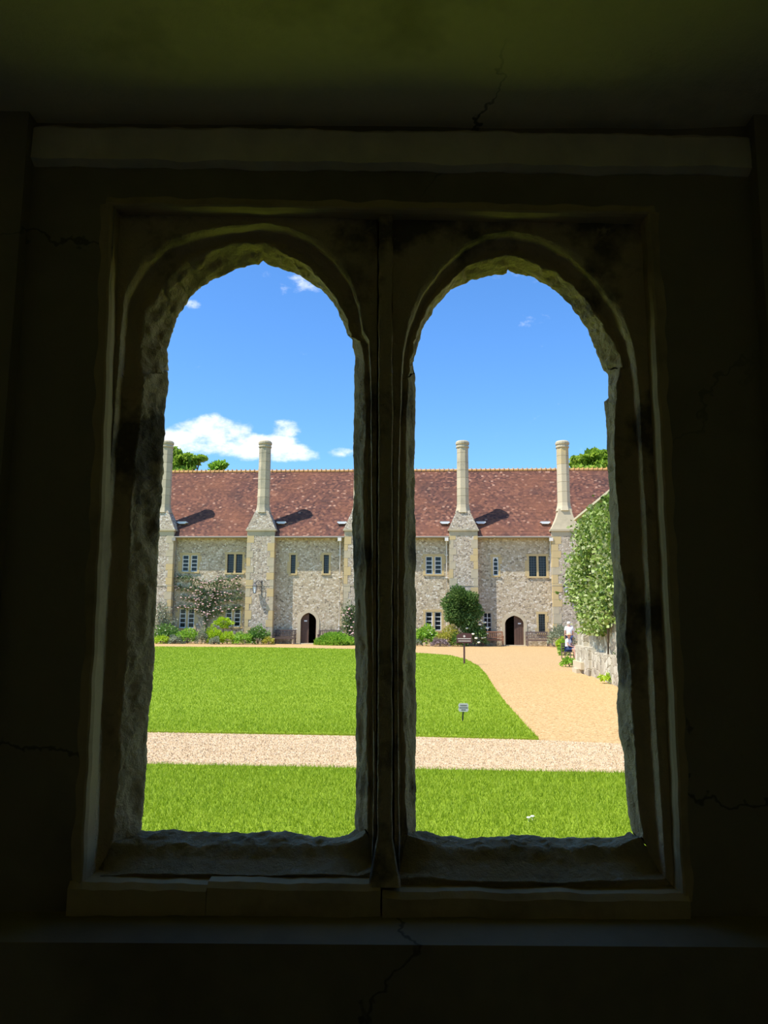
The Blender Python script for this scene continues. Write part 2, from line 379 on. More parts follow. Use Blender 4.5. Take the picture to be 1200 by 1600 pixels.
# inside of the hole and outside face
oL, oR, oT, oB = at(105, 1000, YO).x, at(1095, 1000, YO).x, at(600, 300, YO).z, at(600, 1445, YO).z
quad((bL, YF, frB), (oL, YO+.02, oB), (oL, YO+.02, oT), (bL, YF, frT)); quad((bR, YF, frB), (oR, YO+.02, oB), (oR, YO+.02, oT), (bR, YF, frT))
quad((bL, YF, frT), (bR, YF, frT), (oR, YO+.02, oT), (oL, YO+.02, oT)); quad((bL, YF, frB), (bR, YF, frB), (oR, YO+.02, oB), (oL, YO+.02, oB))
HO = 4.2
holed(XL-.3, oL, YO+.02, HO, *ADDED_OPENINGS[0]); holed(oR, XR+.3, YO+.02, HO, *ADDED_OPENINGS[1])
quad((oL, YO+.02, oT), (oR, YO+.02, oT), (oR, YO+.02, HO), (oL, YO+.02, HO)); quad((oL, YO+.02, 0), (oR, YO+.02, 0), (oR, YO+.02, oB), (oL, YO+.02, oB))
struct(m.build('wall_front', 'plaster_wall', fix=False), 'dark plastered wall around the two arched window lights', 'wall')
# ceiling, built as a gently uneven plaster skin on a slab
def ceiling():
    mb = MB(); nx, ny = 90, 40
    for j in range(ny+1):
        for i in range(nx+1):
            x = XL+(XR-XL)*i/nx; y = YBACK+(YF+.02-YBACK)*j/ny
            z = ZC+.012*noise.noise(Vector((x*1.3, y*1.7, 3)))+.006*noise.noise(Vector((x*5, y*5, 9)))
            mb.v.append((x, y, z))
    for j in range(ny):
        for i in range(nx):
            a = j*(nx+1)+i; mb.f.append((a, a+1, a+nx+2, a+nx+1))
    mb.box(XL-.3, XR+.3, YBACK-.3, YO+.4, ZC+.04, ZC+.4)
    o = mb.build('ceiling', 'plaster_ceiling', smooth=False, fix=False)
    return struct(o, 'stained yellowish plaster ceiling above the window', 'ceiling')
ceiling()
struct(MB().box(XL-.3, XR+.3, YBACK-.3, YD, -.2, 0.0).build('floor', 'floor_stone'), 'worn stone floor of the dark passage', 'floor')
struct(MB().box(XL-.3, XR+.3, YBACK-.3, YBACK, 0, ZC+.04).build('wall_back', 'bounce_plaster'), 'plain plastered wall facing the window', 'wall')
struct(MB().box(XL-.3, XL, YBACK, YF, 0, ZC+.04).build('wall_left', 'bounce_plaster'), 'plain plastered end wall of the passage', 'wall')
struct(MB().box(XR, XR+.3, YBACK, YF, 0, ZC+.04).build('wall_right', 'bounce_plaster'), 'plain plastered end wall closing the passage', 'wall')

# lintel beam under the ceiling
def rough_bar(pl, pr, dz, y0, y1, nseg, amp, seed):   # bar between two front-top points, height dz
    mb = MB(); nv = 6; ring = []
    for i in range(nseg+1):
        f = i/nseg; p = Vector(pl).lerp(Vector(pr), f)
        sec = [(y1, 0), (y0+.012, 0), (y0, -.012), (y0, -dz*.5), (y0, -dz+.01), (y0+.02, -dz), (y1, -dz)]
        r = []
        for (yy, zz) in sec:
            q = Vector((p.x, yy, p.z+zz)); d = noise.noise_vector(q*9+Vector((seed, 0, 0)))*amp + noise.noise_vector(q*31+Vector((seed, 0, 0)))*amp*.4
            r.append(len(mb.v)); mb.v.append(tuple(q+Vector((0, d.y, d.z))))
        ring.append(r)
    for i in range(nseg):
        for k in range(6): mb.f.append((ring[i][k], ring[i+1][k], ring[i+1][k+1], ring[i][k+1]))
    mb.f.append(tuple(ring[0])); mb.f.append(tuple(ring[-1]))
    return mb
YBM = 1.827
pl, pr = at(34, 192, YBM), at(1196, 208, YBM)
struct(rough_bar((recL+.002, YBM, pl.z), (recR-.002, YBM, pr.z), at(34, 192, YBM).z-at(34, 252, YBM).z, YBM, YF+.01, 160, .006, 3).build('trim_1', 'beam_stone'), 'long worn lintel beam between ceiling and window', 'beam')

# ------------------------------------------------------------------ the two-light stone window
win = bpy.data.objects.new('window_1', None); C.objects.link(win)
struct(win, 'unglazed stone window with two arched lights and a central mullion', 'window'); win.location = (0, YB, 0)
def resample(pts, n):
    P = np.array(pts, float); d = np.r_[0, np.cumsum(np.linalg.norm(np.diff(P, axis=0), axis=1))]
    s = np.linspace(0, d[-1], n); return np.c_[np.interp(s, d, P[:, 0]), np.interp(s, d, P[:, 1])]
SEG = {'J1': 170, 'A1': 110, 'A2': 110, 'J2': 170, 'S': 110}
# each light: opening edge, arris, outer edge of its moulding, edge of its panel; bottom-left up and round to bottom-right, then the sill back
LIGHTS = [dict(
    open=dict(J1=[(220, 1298), (224, 1250), (228, 1200), (236, 1080), (243, 950), (250, 800), (257, 690), (262, 580)],
              A1=[(262, 580), (261, 548), (267, 522), (279, 492), (300, 462), (330, 438), (370, 421), (398, 413), (406, 414), (412, 408)],
              A2=[(412, 408), (418, 414), (440, 420), (470, 432), (500, 452), (520, 472), (533, 495), (541, 516), (543, 525)],
              J2=[(543, 525), (551, 530), (550, 541), (555, 560), (552, 580), (552, 620), (554, 650), (552, 700), (552, 800), (553, 900), (556, 1100), (557, 1240), (556, 1294)],
              S=[(556, 1294), (546, 1304), (520, 1309), (490, 1307), (465, 1302), (448, 1298), (415, 1300), (360, 1301), (300, 1298), (230, 1298), (220, 1298)]),
    arris=dict(J1=[(176, 1318), (182, 1240), (188, 1150), (194, 1000), (203, 850), (213, 700), (222, 590)],
               A1=[(222, 590), (220, 530), (226, 485), (250, 445), (285, 412), (320, 395), (352, 384), (385, 378), (412, 380)],
               A2=[(412, 380), (440, 392), (472, 408), (500, 434), (520, 460), (534, 484), (546, 508), (549, 524)],
               J2=[(549, 524), (565, 535), (570, 570), (571, 800), (573, 1000), (576, 1200), (574, 1300)],
               S=[(574, 1300), (550, 1318), (500, 1322), (440, 1316), (380, 1322), (300, 1320), (220, 1318), (176, 1318)]),
    roll=dict(J1=[(152, 1362), (157, 1240), (163, 1100), (172, 900), (184, 700), (194, 590)],
              A1=[(194, 590), (197, 530), (205, 470), (232, 425), (270, 392), (315, 375), (360, 367), (412, 362)],
              A2=[(412, 362), (450, 368), (490, 386), (522, 415), (546, 448), (560, 485), (566, 524)],
              J2=[(566, 524), (577, 540), (580, 600), (581, 800), (583, 1000), (584, 1200), (582, 1352)],
              S=[(582, 1352), (560, 1364), (480, 1366), (400, 1366), (300, 1366), (220, 1364), (152, 1362)]),
    rect=dict(J1=[(134, 1374), (140, 1240), (152, 1000), (164, 760), (173, 580)],
              A1=[(173, 580), (184, 334), (412, 337)], A2=[(412, 337), (590, 339), (589, 524)],
              J2=[(589, 524), (588, 800), (587, 1374)], S=[(587, 1374), (134, 1374)])),
  dict(
    open=dict(J1=[(650, 1298), (650, 1200), (650, 1000), (649, 850), (648, 700), (649, 620), (648, 580)],
              A1=[(648, 580), (646, 564), (653, 540), (663, 508), (680, 478), (705, 453), (740, 436), (770, 429), (790, 427), (793, 421)],
              A2=[(793, 421), (800, 426), (830, 433), (865, 452), (895, 482), (918, 515), (932, 545), (942, 578)],
              J2=[(942, 578), (950, 584), (951, 622), (945, 628), (948, 680), (951, 770), (955, 860), (958, 920), (962, 990), (967, 1060), (963, 1098), (966, 1140), (974, 1180), (979, 1240), (986, 1300)],
              S=[(986, 1300), (975, 1306), (940, 1307), (870, 1308), (800, 1305), (730, 1309), (690, 1306), (670, 1300), (650, 1298)]),
    arris=dict(J1=[(634, 1304), (632, 1200), (630, 1000), (632, 800), (636, 680), (638, 590)],
               A1=[(638, 590), (640, 555), (650, 520), (668, 480), (692, 448), (722, 422), (758, 405), (793, 398)],
               A2=[(793, 398), (830, 406), (866, 422), (905, 455), (935, 492), (958, 530), (966, 552), (972, 575)],
               J2=[(972, 575), (962, 600), (962, 640), (958, 700), (962, 780), (968, 860), (977, 920), (980, 990), (988, 1060), (992, 1130), (996, 1200), (1003, 1310)],
               S=[(1003, 1310), (960, 1322), (870, 1324), (800, 1320), (730, 1326), (680, 1320), (634, 1304)]),
    roll=dict(J1=[(624, 1362), (622, 1200), (621, 1000), (622, 800), (625, 680), (628, 590)],
              A1=[(628, 590), (630, 555), (640, 512), (660, 466), (688, 428), (722, 398), (758, 380), (793, 374)],
              A2=[(793, 374), (840, 384), (885, 408), (926, 446), (956, 490), (975, 535), (984, 575)],
              J2=[(984, 575), (990, 640), (996, 760), (1003, 900), (1010, 1040), (1016, 1160), (1024, 1290), (1030, 1362)],
              S=[(1030, 1362), (980, 1374), (880, 1378), (780, 1376), (700, 1374), (624, 1362)]),
    rect=dict(J1=[(617, 1390), (615, 900), (614, 590)], A1=[(614, 590), (613, 340), (793, 343)], A2=[(793, 343), (1008, 347), (1018, 575)],
              J2=[(1018, 575), (1030, 830), (1040, 1060), (1048, 1240), (1056, 1390)], S=[(1056, 1390), (617, 1390)]))]
DEPTH = dict(open=2.0, arris=1.935, roll=1.928, rect=1.888)
PANEL_OUT = [dict(x0=oL, x1=at(601, 800, YO).x), dict(x0=at(601, 800, YO).x, x1=oR)]
def rect_path(seg, cx, x0, x1, zb, zt, zsp):
    return {'J1': [(x0, zb), (x0, zsp)], 'A1': [(x0, zsp), (x0, zt), (cx, zt)], 'A2': [(cx, zt), (x1, zt), (x1, zsp)], 'J2': [(x1, zsp), (x1, zb)], 'S': [(x1, zb), (x0, zb)]}[seg]
parts = {}
for li, L in enumerate(LIGHTS):
    cxpx = 412 if li == 0 else 793
    cx = at(cxpx, 500, 2.0).x; zsp = at(cxpx, 560, 2.0).z; zb = at(cxpx, 1300, 2.0).z
    for seg, n in SEG.items():
        rows = []
        def world(line):
            return np.array([tuple(at(px, py, DEPTH[line])) for px, py in resample(L[line][seg], n)])
        op = world('open')
        def outward(d, Y):
            q = np.array([tuple(at(px, py, Y)) for px, py in resample(L['open'][seg], n)])
            q[:, 0] += (q[:, 0]-cx)/0.26*d*(0.9 if seg != 'S' else .9); q[:, 2] += np.clip((q[:, 2]-zsp)/0.26, 0, 1.2)*d + np.clip((zb+.1-q[:, 2])/.1, 0, 1)*-d
            return q
        op2 = outward(.004, 2.04)
        pr_ = PANEL_OUT[li]; po = resample(rect_path(seg, cx, pr_['x0']-(.02 if li == 0 else 0), pr_['x1']+(.02 if li else 0), oB-.02, oT+.02, zsp), n)
        outer = np.c_[po[:, 0], np.full(n, YO), po[:, 1]]
        ar, ro, re = world('arris'), world('roll'), world('rect')
        if seg == 'S':                                                # rounded sill fronts, sloped so that they catch more sky light
            tt = np.linspace(0, 1, n); wgt = np.clip(np.minimum(tt, 1-tt)*7, 0, 1)
            for k in range(n):
                px, py = resample(L['arris'][seg], n)[k] if k == 0 else SA[k]
                if k == 0: SA = resample(L['arris'][seg], n); SR = resample(L['roll'][seg], n)
                ar[k] = tuple(at(SA[k][0], SA[k][1], DEPTH['arris']+.012*wgt[k])); ro[k] = tuple(at(SR[k][0], SR[k][1], DEPTH['roll']-.045*wgt[k]))
        mid = op*.5+ar*.5
        hollow = ar*.5+ro*.5; hollow[:, 1] += 0.012                  # shallow hollow between arris and roll
        step = ro.copy(); step[:, 1] = np.minimum(ro[:, 1]-.002, 1.896)                          # second order: a step towards the room
        lip = step*.9+re*.1; lip[:, 1] = np.minimum(1.886, step[:, 1])
        flat_ = step*.6+re*.4; flat_[:, 1] = 1.890
        lines = [(outer, 0, 1), (outward(.05, YO-.005), .002, 5), (op2, .006, 3), (op, .007, 6), (mid, .011, 6), (ar, .008, 4), (hollow, .004, 4), (ro, .003, 3), (step, .003, 3), (lip, .002, 3), (flat_, .002, 5), (re, 0, 0)]
        cols = []; amps = []
        for k in range(len(lines)-1):
            A, aa, ns = lines[k]; B, ab, _ = lines[k+1]
            for q in range(ns): cols.append(A+(B-A)*(q/ns)); amps.append(aa+(ab-aa)*q/ns)
        cols.append(lines[-1][0]); amps.append(lines[-1][1])
        G = np.stack(cols, 1); nc = len(cols)
        mb = MB(); off = Vector((li*7.0, 0, 0))
        for i in range(n):
            for j in range(nc):
                p = Vector(G[i, j]); a_ = amps[j]
                if a_ > 0:
                    er = 1.0
                    if li == 0 and p.x < cx-.1: er = 1.3
                    if p.z < zb+.03: er = 1.15
                    st = Vector((p.x*1.0, p.y, p.z*(.45 if seg in ('J1', 'J2') else 1)))
                    d = noise.noise_vector(st*11+off)*a_*.6*er + noise.noise_vector(st*34+off)*a_*.62*er + noise.noise_vector(p*90+off)*a_*.34*er
                    p = p + d
                mb.v.append(tuple(p-Vector((0, YB, 0))))
        for i in range(n-1):
            for j in range(nc-1):
                a_ = i*nc+j; mb.f.append((a_, a_+1, a_+nc+1, a_+nc))
        key = {'S': 'sill%d' % li, 'J1': 'jamb0' if li == 0 else 'mullion', 'J2': 'mullion' if li == 0 else 'jamb1', 'A1': 'arch%da' % li, 'A2': 'arch%db' % li}[seg]
        if key in parts: parts[key].add(mb.v, mb.f)
        else: parts[key] = mb
# central fillet of the mullion, running up to the head
pt, pb_ = at(603, 330, YF+.01), at(601, 1378, YF+.03)
hw_t, hw_b = at(614, 330, 1.80).x-at(603, 330, 1.80).x, at(612, 1300, 1.82).x-at(600, 1300, 1.82).x
fm = MB(); NS = 120; prev = None
for i in range(NS+1):
    f = i/NS; p = pb_.lerp(pt, f); hw = hw_b+(hw_t-hw_b)*f + (max(0, .06-f)/.06)*.02
    r = []
    for dx, dy in ((-hw, .12), (-hw, .004), (-hw+.004, 0), (hw-.004, 0), (hw, .004), (hw, .12)):
        q = Vector((p.x+dx, YF+.012+dy+(max(0, .06-f)/.06)*-.02, p.z)); d = noise.noise_vector(q*22)*(.0022 if f < .8 else .004)
        r.append(len(fm.v)); fm.v.append(tuple(q+d-Vector((0, YB, 0))))
    if prev:
        for k in range(5): fm.f.append((prev[k], prev[k+1], r[k+1], r[k]))
    prev = r
parts['mullion'].add(fm.v, fm.f)
NAMES = {'sill0': ('sill_stone', 'sill_stone'), 'sill1': ('sill_stone', 'sill_stone'), 'jamb0': ('jamb', 'window_stone'), 'jamb1': ('jamb', 'window_stone'), 'mullion': ('mullion', 'window_stone'),
         'arch0a': ('arch_stone', 'window_stone'), 'arch0b': ('arch_stone', 'window_stone'), 'arch1a': ('arch_stone', 'window_stone'), 'arch1b': ('arch_stone', 'window_stone')}
for k, mb in parts.items():
    mb.build(NAMES[k][0], NAMES[k][1], win, smooth=True, fix=False)
# square outer frame: bead strips up both sides and across the head, ledge along the bottom
def strip(pixels, name, mat='frame_stone', d0=1.843, d1=1.90, width=9, inward=1, horiz=False):
    mb = MB(); P = resample(pixels, 140); prev = None
    for px, py in P:
        a0 = at(px, py, d0); r = []
        wd = at(px+width, py, d0).x-a0.x
        for (s_, yy) in ((-3.2, d1), (-3.2, d0+.012), (-1.2, d0+.004), (-.35, d0), (.0, d0+.003), (.3, d0+.014), (.36, d1)):
            q = Vector((a0.x+(0 if horiz else inward*s_*wd), yy, a0.z+(inward*s_*wd if horiz else 0)))
            q += noise.noise_vector(q*16)*.0028
            r.append(len(mb.v)); mb.v.append(tuple(q-Vector((0, YB, 0))))
        if prev:
            for k in range(6): mb.f.append((prev[k], prev[k+1], r[k+1], r[k]))
        prev = r
    return mb.build(name, mat, win, smooth=False, fix=False)
strip([(127, 1400), (131, 1300), (144, 1050), (157, 800), (166, 560), (175, 318)], 'frame_bead', inward=1)
strip([(1068, 1410), (1063, 1300), (1052, 1060), (1040, 830), (1026, 560), (1013, 330)], 'frame_bead', inward=-1)
strip([(165, 319), (600, 326), (1024, 334)], 'frame_head', d0=1.843, d1=1.90, width=8, inward=-1, horiz=True)
l0, l1 = at(122, 1372, 1.80), at(560, 1372, 1.80); r0_, r1_ = at(640, 1388, 1.80), at(1066, 1392, 1.80)
YL = 1.835
zt0 = at(340, 1382, YL).z; zt1 = at(850, 1397, YL).z; zl = frB
mxp = at(603, 1380, YL).x
def ledge(x0, x1, zt, seed):
    mb = rough_bar((x0, YL, zt), (x1, YL, zt-.002), zt-zl+.012, YL, 1.95, 90, .005, seed)
    mb.v = [(x, y-YB, z) for x, y, z in mb.v]
    return mb.build('ledge_stone', 'frame_stone', win)
ledge(frL-.01, at(322, 1390, YL).x, zt0, 5); ledge(at(322, 1390, YL).x+.002, mxp-.012, zt0+.003, 6); ledge(mxp-.008, frR+.01, zt1, 8)

# ================================================================== GROUND
ground = struct(MB().box(-120, 120, YO, 140, -.3, 0.0).build('ground', 'gravel_tan'), 'tan gravel drive between lawn and far range', 'gravel')
def ground_poly(name, pix, mat, z0, z1, extra=()):
    P = [tuple(gnd(px, py, z1))[:2] if py else px for px, py in pix]
    return MB().prism_z(P, z0, z1)
def G2(px, py): p = gnd(px, py); return (p.x, p.y)
lx = -42
near = [G2(232, 1198), G2(650, 1206), G2(978, 1212)]
s_ = (near[2][1]-near[0][1])/(near[2][0]-near[0][0])
def line_y(p, s, x): return p[1]+s*(x-p[0])
lawn_near = [(lx, line_y(near[0], s_, lx)), near[0], near[1], near[2], (22, line_y(near[2], s_, 22)), (22, YO+.6), (lx, YO+.6)]
struct(MB().prism_z(lawn_near, -.05, .03).build('lawn_near', 'lawn'), 'strip of bright mown lawn just outside the window', 'lawn')
far_edge = [G2(842, 1157), G2(832, 1147), G2(815, 1128), G2(790, 1100), G2(772, 1075), G2(760, 1055), G2(748, 1042), G2(728, 1031), G2(705, 1025), G2(650, 1021), G2(553, 1015), G2(400, 1012), G2(240, 1011)]
nl = [G2(232, 1145), G2(555, 1150), G2(650, 1152)]; s2 = (nl[2][1]-nl[0][1])/(nl[2][0]-nl[0][0])
fl = far_edge[-1]; s3 = (far_edge[-2][1]-fl[1])/(far_edge[-2][0]-fl[0])
lawn_far = [(lx, line_y(nl[0], s2, lx))]+nl+far_edge+[(-42, line_y(fl, s3, -42)), (-42, 20)]
struct(MB().prism_z(lawn_far, -.05, .03).build('lawn_far', 'lawn'), 'large mown lawn in the middle of the courtyard', 'lawn')
path = [(lx, line_y(nl[0], s2, lx)), nl[0], nl[2], G2(842, 1157), G2(980, 1163), (16, line_y(G2(980, 1163), s2, 16)), (16, line_y(near[2], s_, 16)), near[2], near[0], (lx, line_y(near[0], s_, lx))]
struct(MB().prism_z(path, -.05, .006).build('gravel_path', 'gravel_pale'), 'pale gravel path running between the two lawns', 'path')
# grass blades
def inside(P, poly):
    x, y = P[:, 0], P[:, 1]; r = np.zeros(len(P), bool); n = len(poly)
    for i in range(n):
        x0, y0 = poly[i]; x1, y1 = poly[(i+1) % n]
        if y0 == y1: continue
        c = ((y0 > y) != (y1 > y)) & (x < (x1-x0)*(y-y0)/(y1-y0)+x0); r ^= c
    return r
def blades(P, h, wd, seed, name, parent=None):
    r = np.random.default_rng(seed); n = len(P)
    a = r.uniform(0, 2*PI, n); lean = r.normal(0, .45, (n, 2)); hh = h*r.uniform(.55, 1.3, n)
    dx = np.c_[np.cos(a), np.sin(a)]*wd
    z = np.full((n, 1), .028)
    A = np.c_[P-dx, z]; B = np.c_[P+dx, z]; T = np.c_[P+lean*hh[:, None], z[:, 0]+hh]
    return soup(name, np.stack([A, B, T], 1).reshape(-1, 3), 3, 'grass_blade', parent)
P = np.c_[rng.uniform(-6.5, 6.0, 270000), rng.uniform(4.2, 9.6, 270000)]; P = P[inside(P, lawn_near)]
tag(blades(P, .042, .0035, 1, 'grass'), 'short green grass of the strip outside the window', 'grass', kind='stuff')
nF = 400000
yy = 10.4+(rng.uniform(0, 1, nF)**1.5)*34; P = np.c_[rng.uniform(-.72, .3, nF)*yy, yy]; P = P[inside(P, lawn_far)]
tag(blades(P, .04, .0055*np.maximum(1, P[:, 1:2]/14), 2, 'grass'), 'short green grass of the large courtyard lawn', 'grass', kind='stuff')
# loose pebbles of the near path
nP = 60000; P = np.c_[rng.uniform(-8, 6.5, nP), rng.uniform(8, 12, nP)]; P = P[inside(P, path)]
n = len(P); r_ = rng.uniform(.006, .014, (n, 1)); c3 = np.c_[P, np.full(n, .008)]
ang = rng.uniform(0, 2*PI, n)
def off(a, zz): return c3+np.c_[np.cos(a), np.sin(a), np.zeros(n)]*r_+np.array([0, 0, 1])*zz*r_
b0, b1, b2, tp = off(ang, -.4), off(ang+2.1, -.4), off(ang+4.2, -.4), c3+np.array([0, 0, 1])*r_*.8
V = np.stack([b0, b1, b2, tp], 1).reshape(-1, 3); base = np.arange(n)*4
me = bpy.data.meshes.new('pebbles'); me.from_pydata(V.tolist(), [], np.stack([np.c_[base, base+1, base+3], np.c_[base+1, base+2, base+3], np.c_[base+2, base, base+3]], 1).reshape(-1, 3).tolist())
tag(mesh_obj('pebbles', me, 'pebble'), 'loose pale pebbles on the gravel path', 'gravel', kind='stuff')
# small white daisies on the near lawn
for k, (px, py) in enumerate(((826, 1278), (832, 1276))):
    p = gnd(px, py, .06); d = MB()
    d.lathe([(.004, -.03), (.004, 0), (.018, .002), (.016, .008), (.004, .009)], 7)
    o = d.build('daisy', 'rose_white'); o.location = (p.x, p.y, .06)
    tag(o, 'small white daisy, one of a pair in the grass strip outside the window', 'flower', 'pair of daisies in the near grass')

# ================================================================== THE FAR RANGE
PHI = math.radians(3.8); W0 = Vector((0, gnd(600, 1007.5).y+.3, 0))
U = Vector((math.cos(PHI), -math.sin(PHI), 0)); V_ = Vector((math.sin(PHI), math.cos(PHI), 0))
def bl(px, py, wd):                     # pixel -> (u, z) on the plane wd behind the wall face
    d = ray(px, py); k = (wd - (CAMP-W0).dot(V_))/d.dot(V_); p = CAMP+d*k
    return (p-W0).dot(U), p.z
def bw(u, wd, z=0): return W0+U*u+V_*wd+Vector((0, 0, z))
def bground(px, py):
    p = gnd(px, py)-W0; return p.dot(U), p.dot(V_)
bld = thing('almshouse_range', 'long flint building with red tiled roof and tall octagonal chimneys', 'building', W0, -PHI)
U0, U1 = -38.0, 24.0
PF = -0.55                               # pier front
EV = -0.50                               # eave line
ze = (bl(320, 838, EV)[1]+bl(800, 838, EV)[1])/2
pitch = math.radians(46)
# ridge height from its pixel row
def ridge():
    lo, hi = 1.0, 9.0
    for _ in range(50):
        mid_ = (lo+hi)/2; z = ze+math.tan(pitch)*mid_; zz = (bl(480, 737, EV+mid_)[1]+bl(780, 735, EV+mid_)[1])/2
        if z < zz: lo = mid_
        else: hi = mid_
    return lo
RW = ridge(); ZR = ze+math.tan(pitch)*RW
WB = EV+2*RW-.5                    # back wall
# windows (pixel boxes on the wall plane): kind, x0, y0, x1, y1, lights
WIN = [('white', 284, 867, 309, 893, 2), ('lead', 354.5, 866, 379, 895, 2), ('lead', 454, 867, 462, 896, 1), ('lead', 505.5, 867, 514, 896, 1),
       ('white', 279.5, 951, 304, 981, 2), ('white', 351.5, 951, 376, 979, 2), ('white', 665, 869, 690, 897, 2), ('arched', 770.5, 870, 778.5, 899, 1),
       ('lead', 827, 869, 853, 900.5, 2), ('white', 665, 956, 689.5, 985, 2), ('grid', 756, 957.5, 767.5, 988, 1), ('lead', 842, 959.5, 851.5, 989, 1)]
DOOR = [(469, 957, 494.5, 1006.5, 'closed_left'), (789.5, 961.5, 818, 1010.5, 'closed_right')]
wins = []
for k_, x0, y0, x1, y1, nl_ in WIN:
    ua, za = bl(x0, y1, 0); ub, zb_ = bl(x1, y0, 0); wins.append((k_, ua, ub, za, zb_, nl_))
doors = []
for x0, y0, x1, y1, how in DOOR:
    ua, _ = bl(x0, y1, 0); ub, zb_ = bl(x1, y0, 0); doors.append((ua, ub, 0.0, zb_, how))
ze_wall = ze-EV*math.tan(pitch)-.12
holes = [(a_, b_, c_, d_) for _, a_, b_, c_, d_, _ in wins]+[(a_, b_, c_, d_) for a_, b_, c_, d_, _ in doors]
us = sorted({U0, U1}|{h[0] for h in holes}|{h[1] for h in holes}); zs_ = sorted({0.0, ze_wall}|{h[2] for h in holes}|{h[3] for h in holes})
mb = MB()
for i in range(len(us)-1):
    z_run = 0
    for j in range(len(zs_)-1):
        uc, zc = (us[i]+us[i+1])/2, (zs_[j]+zs_[j+1])/2
        if any(h[0] < uc < h[1] and h[2] < zc < h[3] for h in holes): continue
        mb.add([(us[i], 0, zs_[j]), (us[i+1], 0, zs_[j]), (us[i+1], 0, zs_[j+1]), (us[i], 0, zs_[j+1])], [(0, 1, 2, 3)])
for a_, b_, c_, d_ in holes:
    for q in (((a_, c_), (a_, d_)), ((b_, c_), (b_, d_)), ((a_, d_), (b_, d_)), ((a_, c_), (b_, c_))):
        (xa, z_a), (xb, z_b) = q; mb.add([(xa, 0, z_a), (xa, .5, z_a), (xb, .5, z_b), (xb, 0, z_b)], [(0, 1, 2, 3)])
mb.add([(U0, 0, 0), (U0, WB, 0), (U0, WB, ze_wall), (U0, 0, ze_wall)], [(0, 1, 2, 3)]); mb.add([(U1, 0, 0), (U1, WB, 0), (U1, WB, ze_wall), (U1, 0, ze_wall)], [(0, 1, 2, 3)])
mb.add([(U0, WB, 0), (U1, WB, 0), (U1, WB, ze_wall), (U0, WB, ze_wall)], [(0, 1, 2, 3)])
for uu in (U0, U1): mb.add([(uu, EV+.2, ze), (uu, EV+2*RW-.2, ze), (uu, EV+RW, ZR-.05)], [(0, 1, 2)])
mb.build('wall', 'flint', bld, fix=False)
# roof: stepped courses of tiles
ncs = int((ZR-ze)/.115); mb = MB(); NU = 60
zoff = 0
for side in (1, -1):
    rows = []
    for i in range(ncs+1):
        f = i/ncs; wq = EV+RW*f if side == 1 else EV+2*RW-RW*f; z = ze+(ZR-ze)*f
        rows.append((wq, z))
    for i in range(ncs):
        (wa, za), (wb, zb_) = rows[i], rows[i+1]; d = .022
        o = len(mb.v)
        for k in range(NU+1):
            u = U0-.3+(U1-U0+.6)*k/NU; sg = .03*noise.noise(Vector((u*.25, i*.05, 1)))+.012*noise.noise(Vector((u*.9, i*.3, 5)))
            mb.v += [(u, wa-side*d*.75, za+d+sg), (u, wb, zb_+sg), (u, wb-side*d*.75, zb_+d+sg)]
        for k in range(NU):
            a_ = o+k*3; mb.f += [(a_, a_+3, a_+4, a_+1), (a_+1, a_+4, a_+5, a_+2)]
    mb.add([(U0-.3, EV if side == 1 else EV+2*RW, ze-.06), (U1+.3, EV if side == 1 else EV+2*RW, ze-.06), (U1+.3, EV+RW, ZR-.1), (U0-.3, EV+RW, ZR-.1)], [(0, 1, 2, 3)])
roof = mb.build('roof', 'roof_tile', bld, fix=False)
mb = MB(); k = U0
while k < U1:
    mb.lathe([(.12, 0), (.12, .32)], 8); n8 = 16
    vs_ = mb.v[-n8:]; mb.v[-n8:] = [(k+z, EV+RW+x, ZR+.02+y*.9) for x, y, z in vs_]
    mb.box(k+.28, k+.33, EV+RW-.13, EV+RW+.13, ZR+.02, ZR+.19)
    k += .34
rt_ = mb.build('ridge_tiles', 'ridge_clay', roof); rt_['kind'] = 'stuff'
# soffit under the eaves and the gutter
MB().box(U0, U1, EV+.05, 0.05, ze-.09, ze-.05).build('soffit', 'gutter_metal', bld)
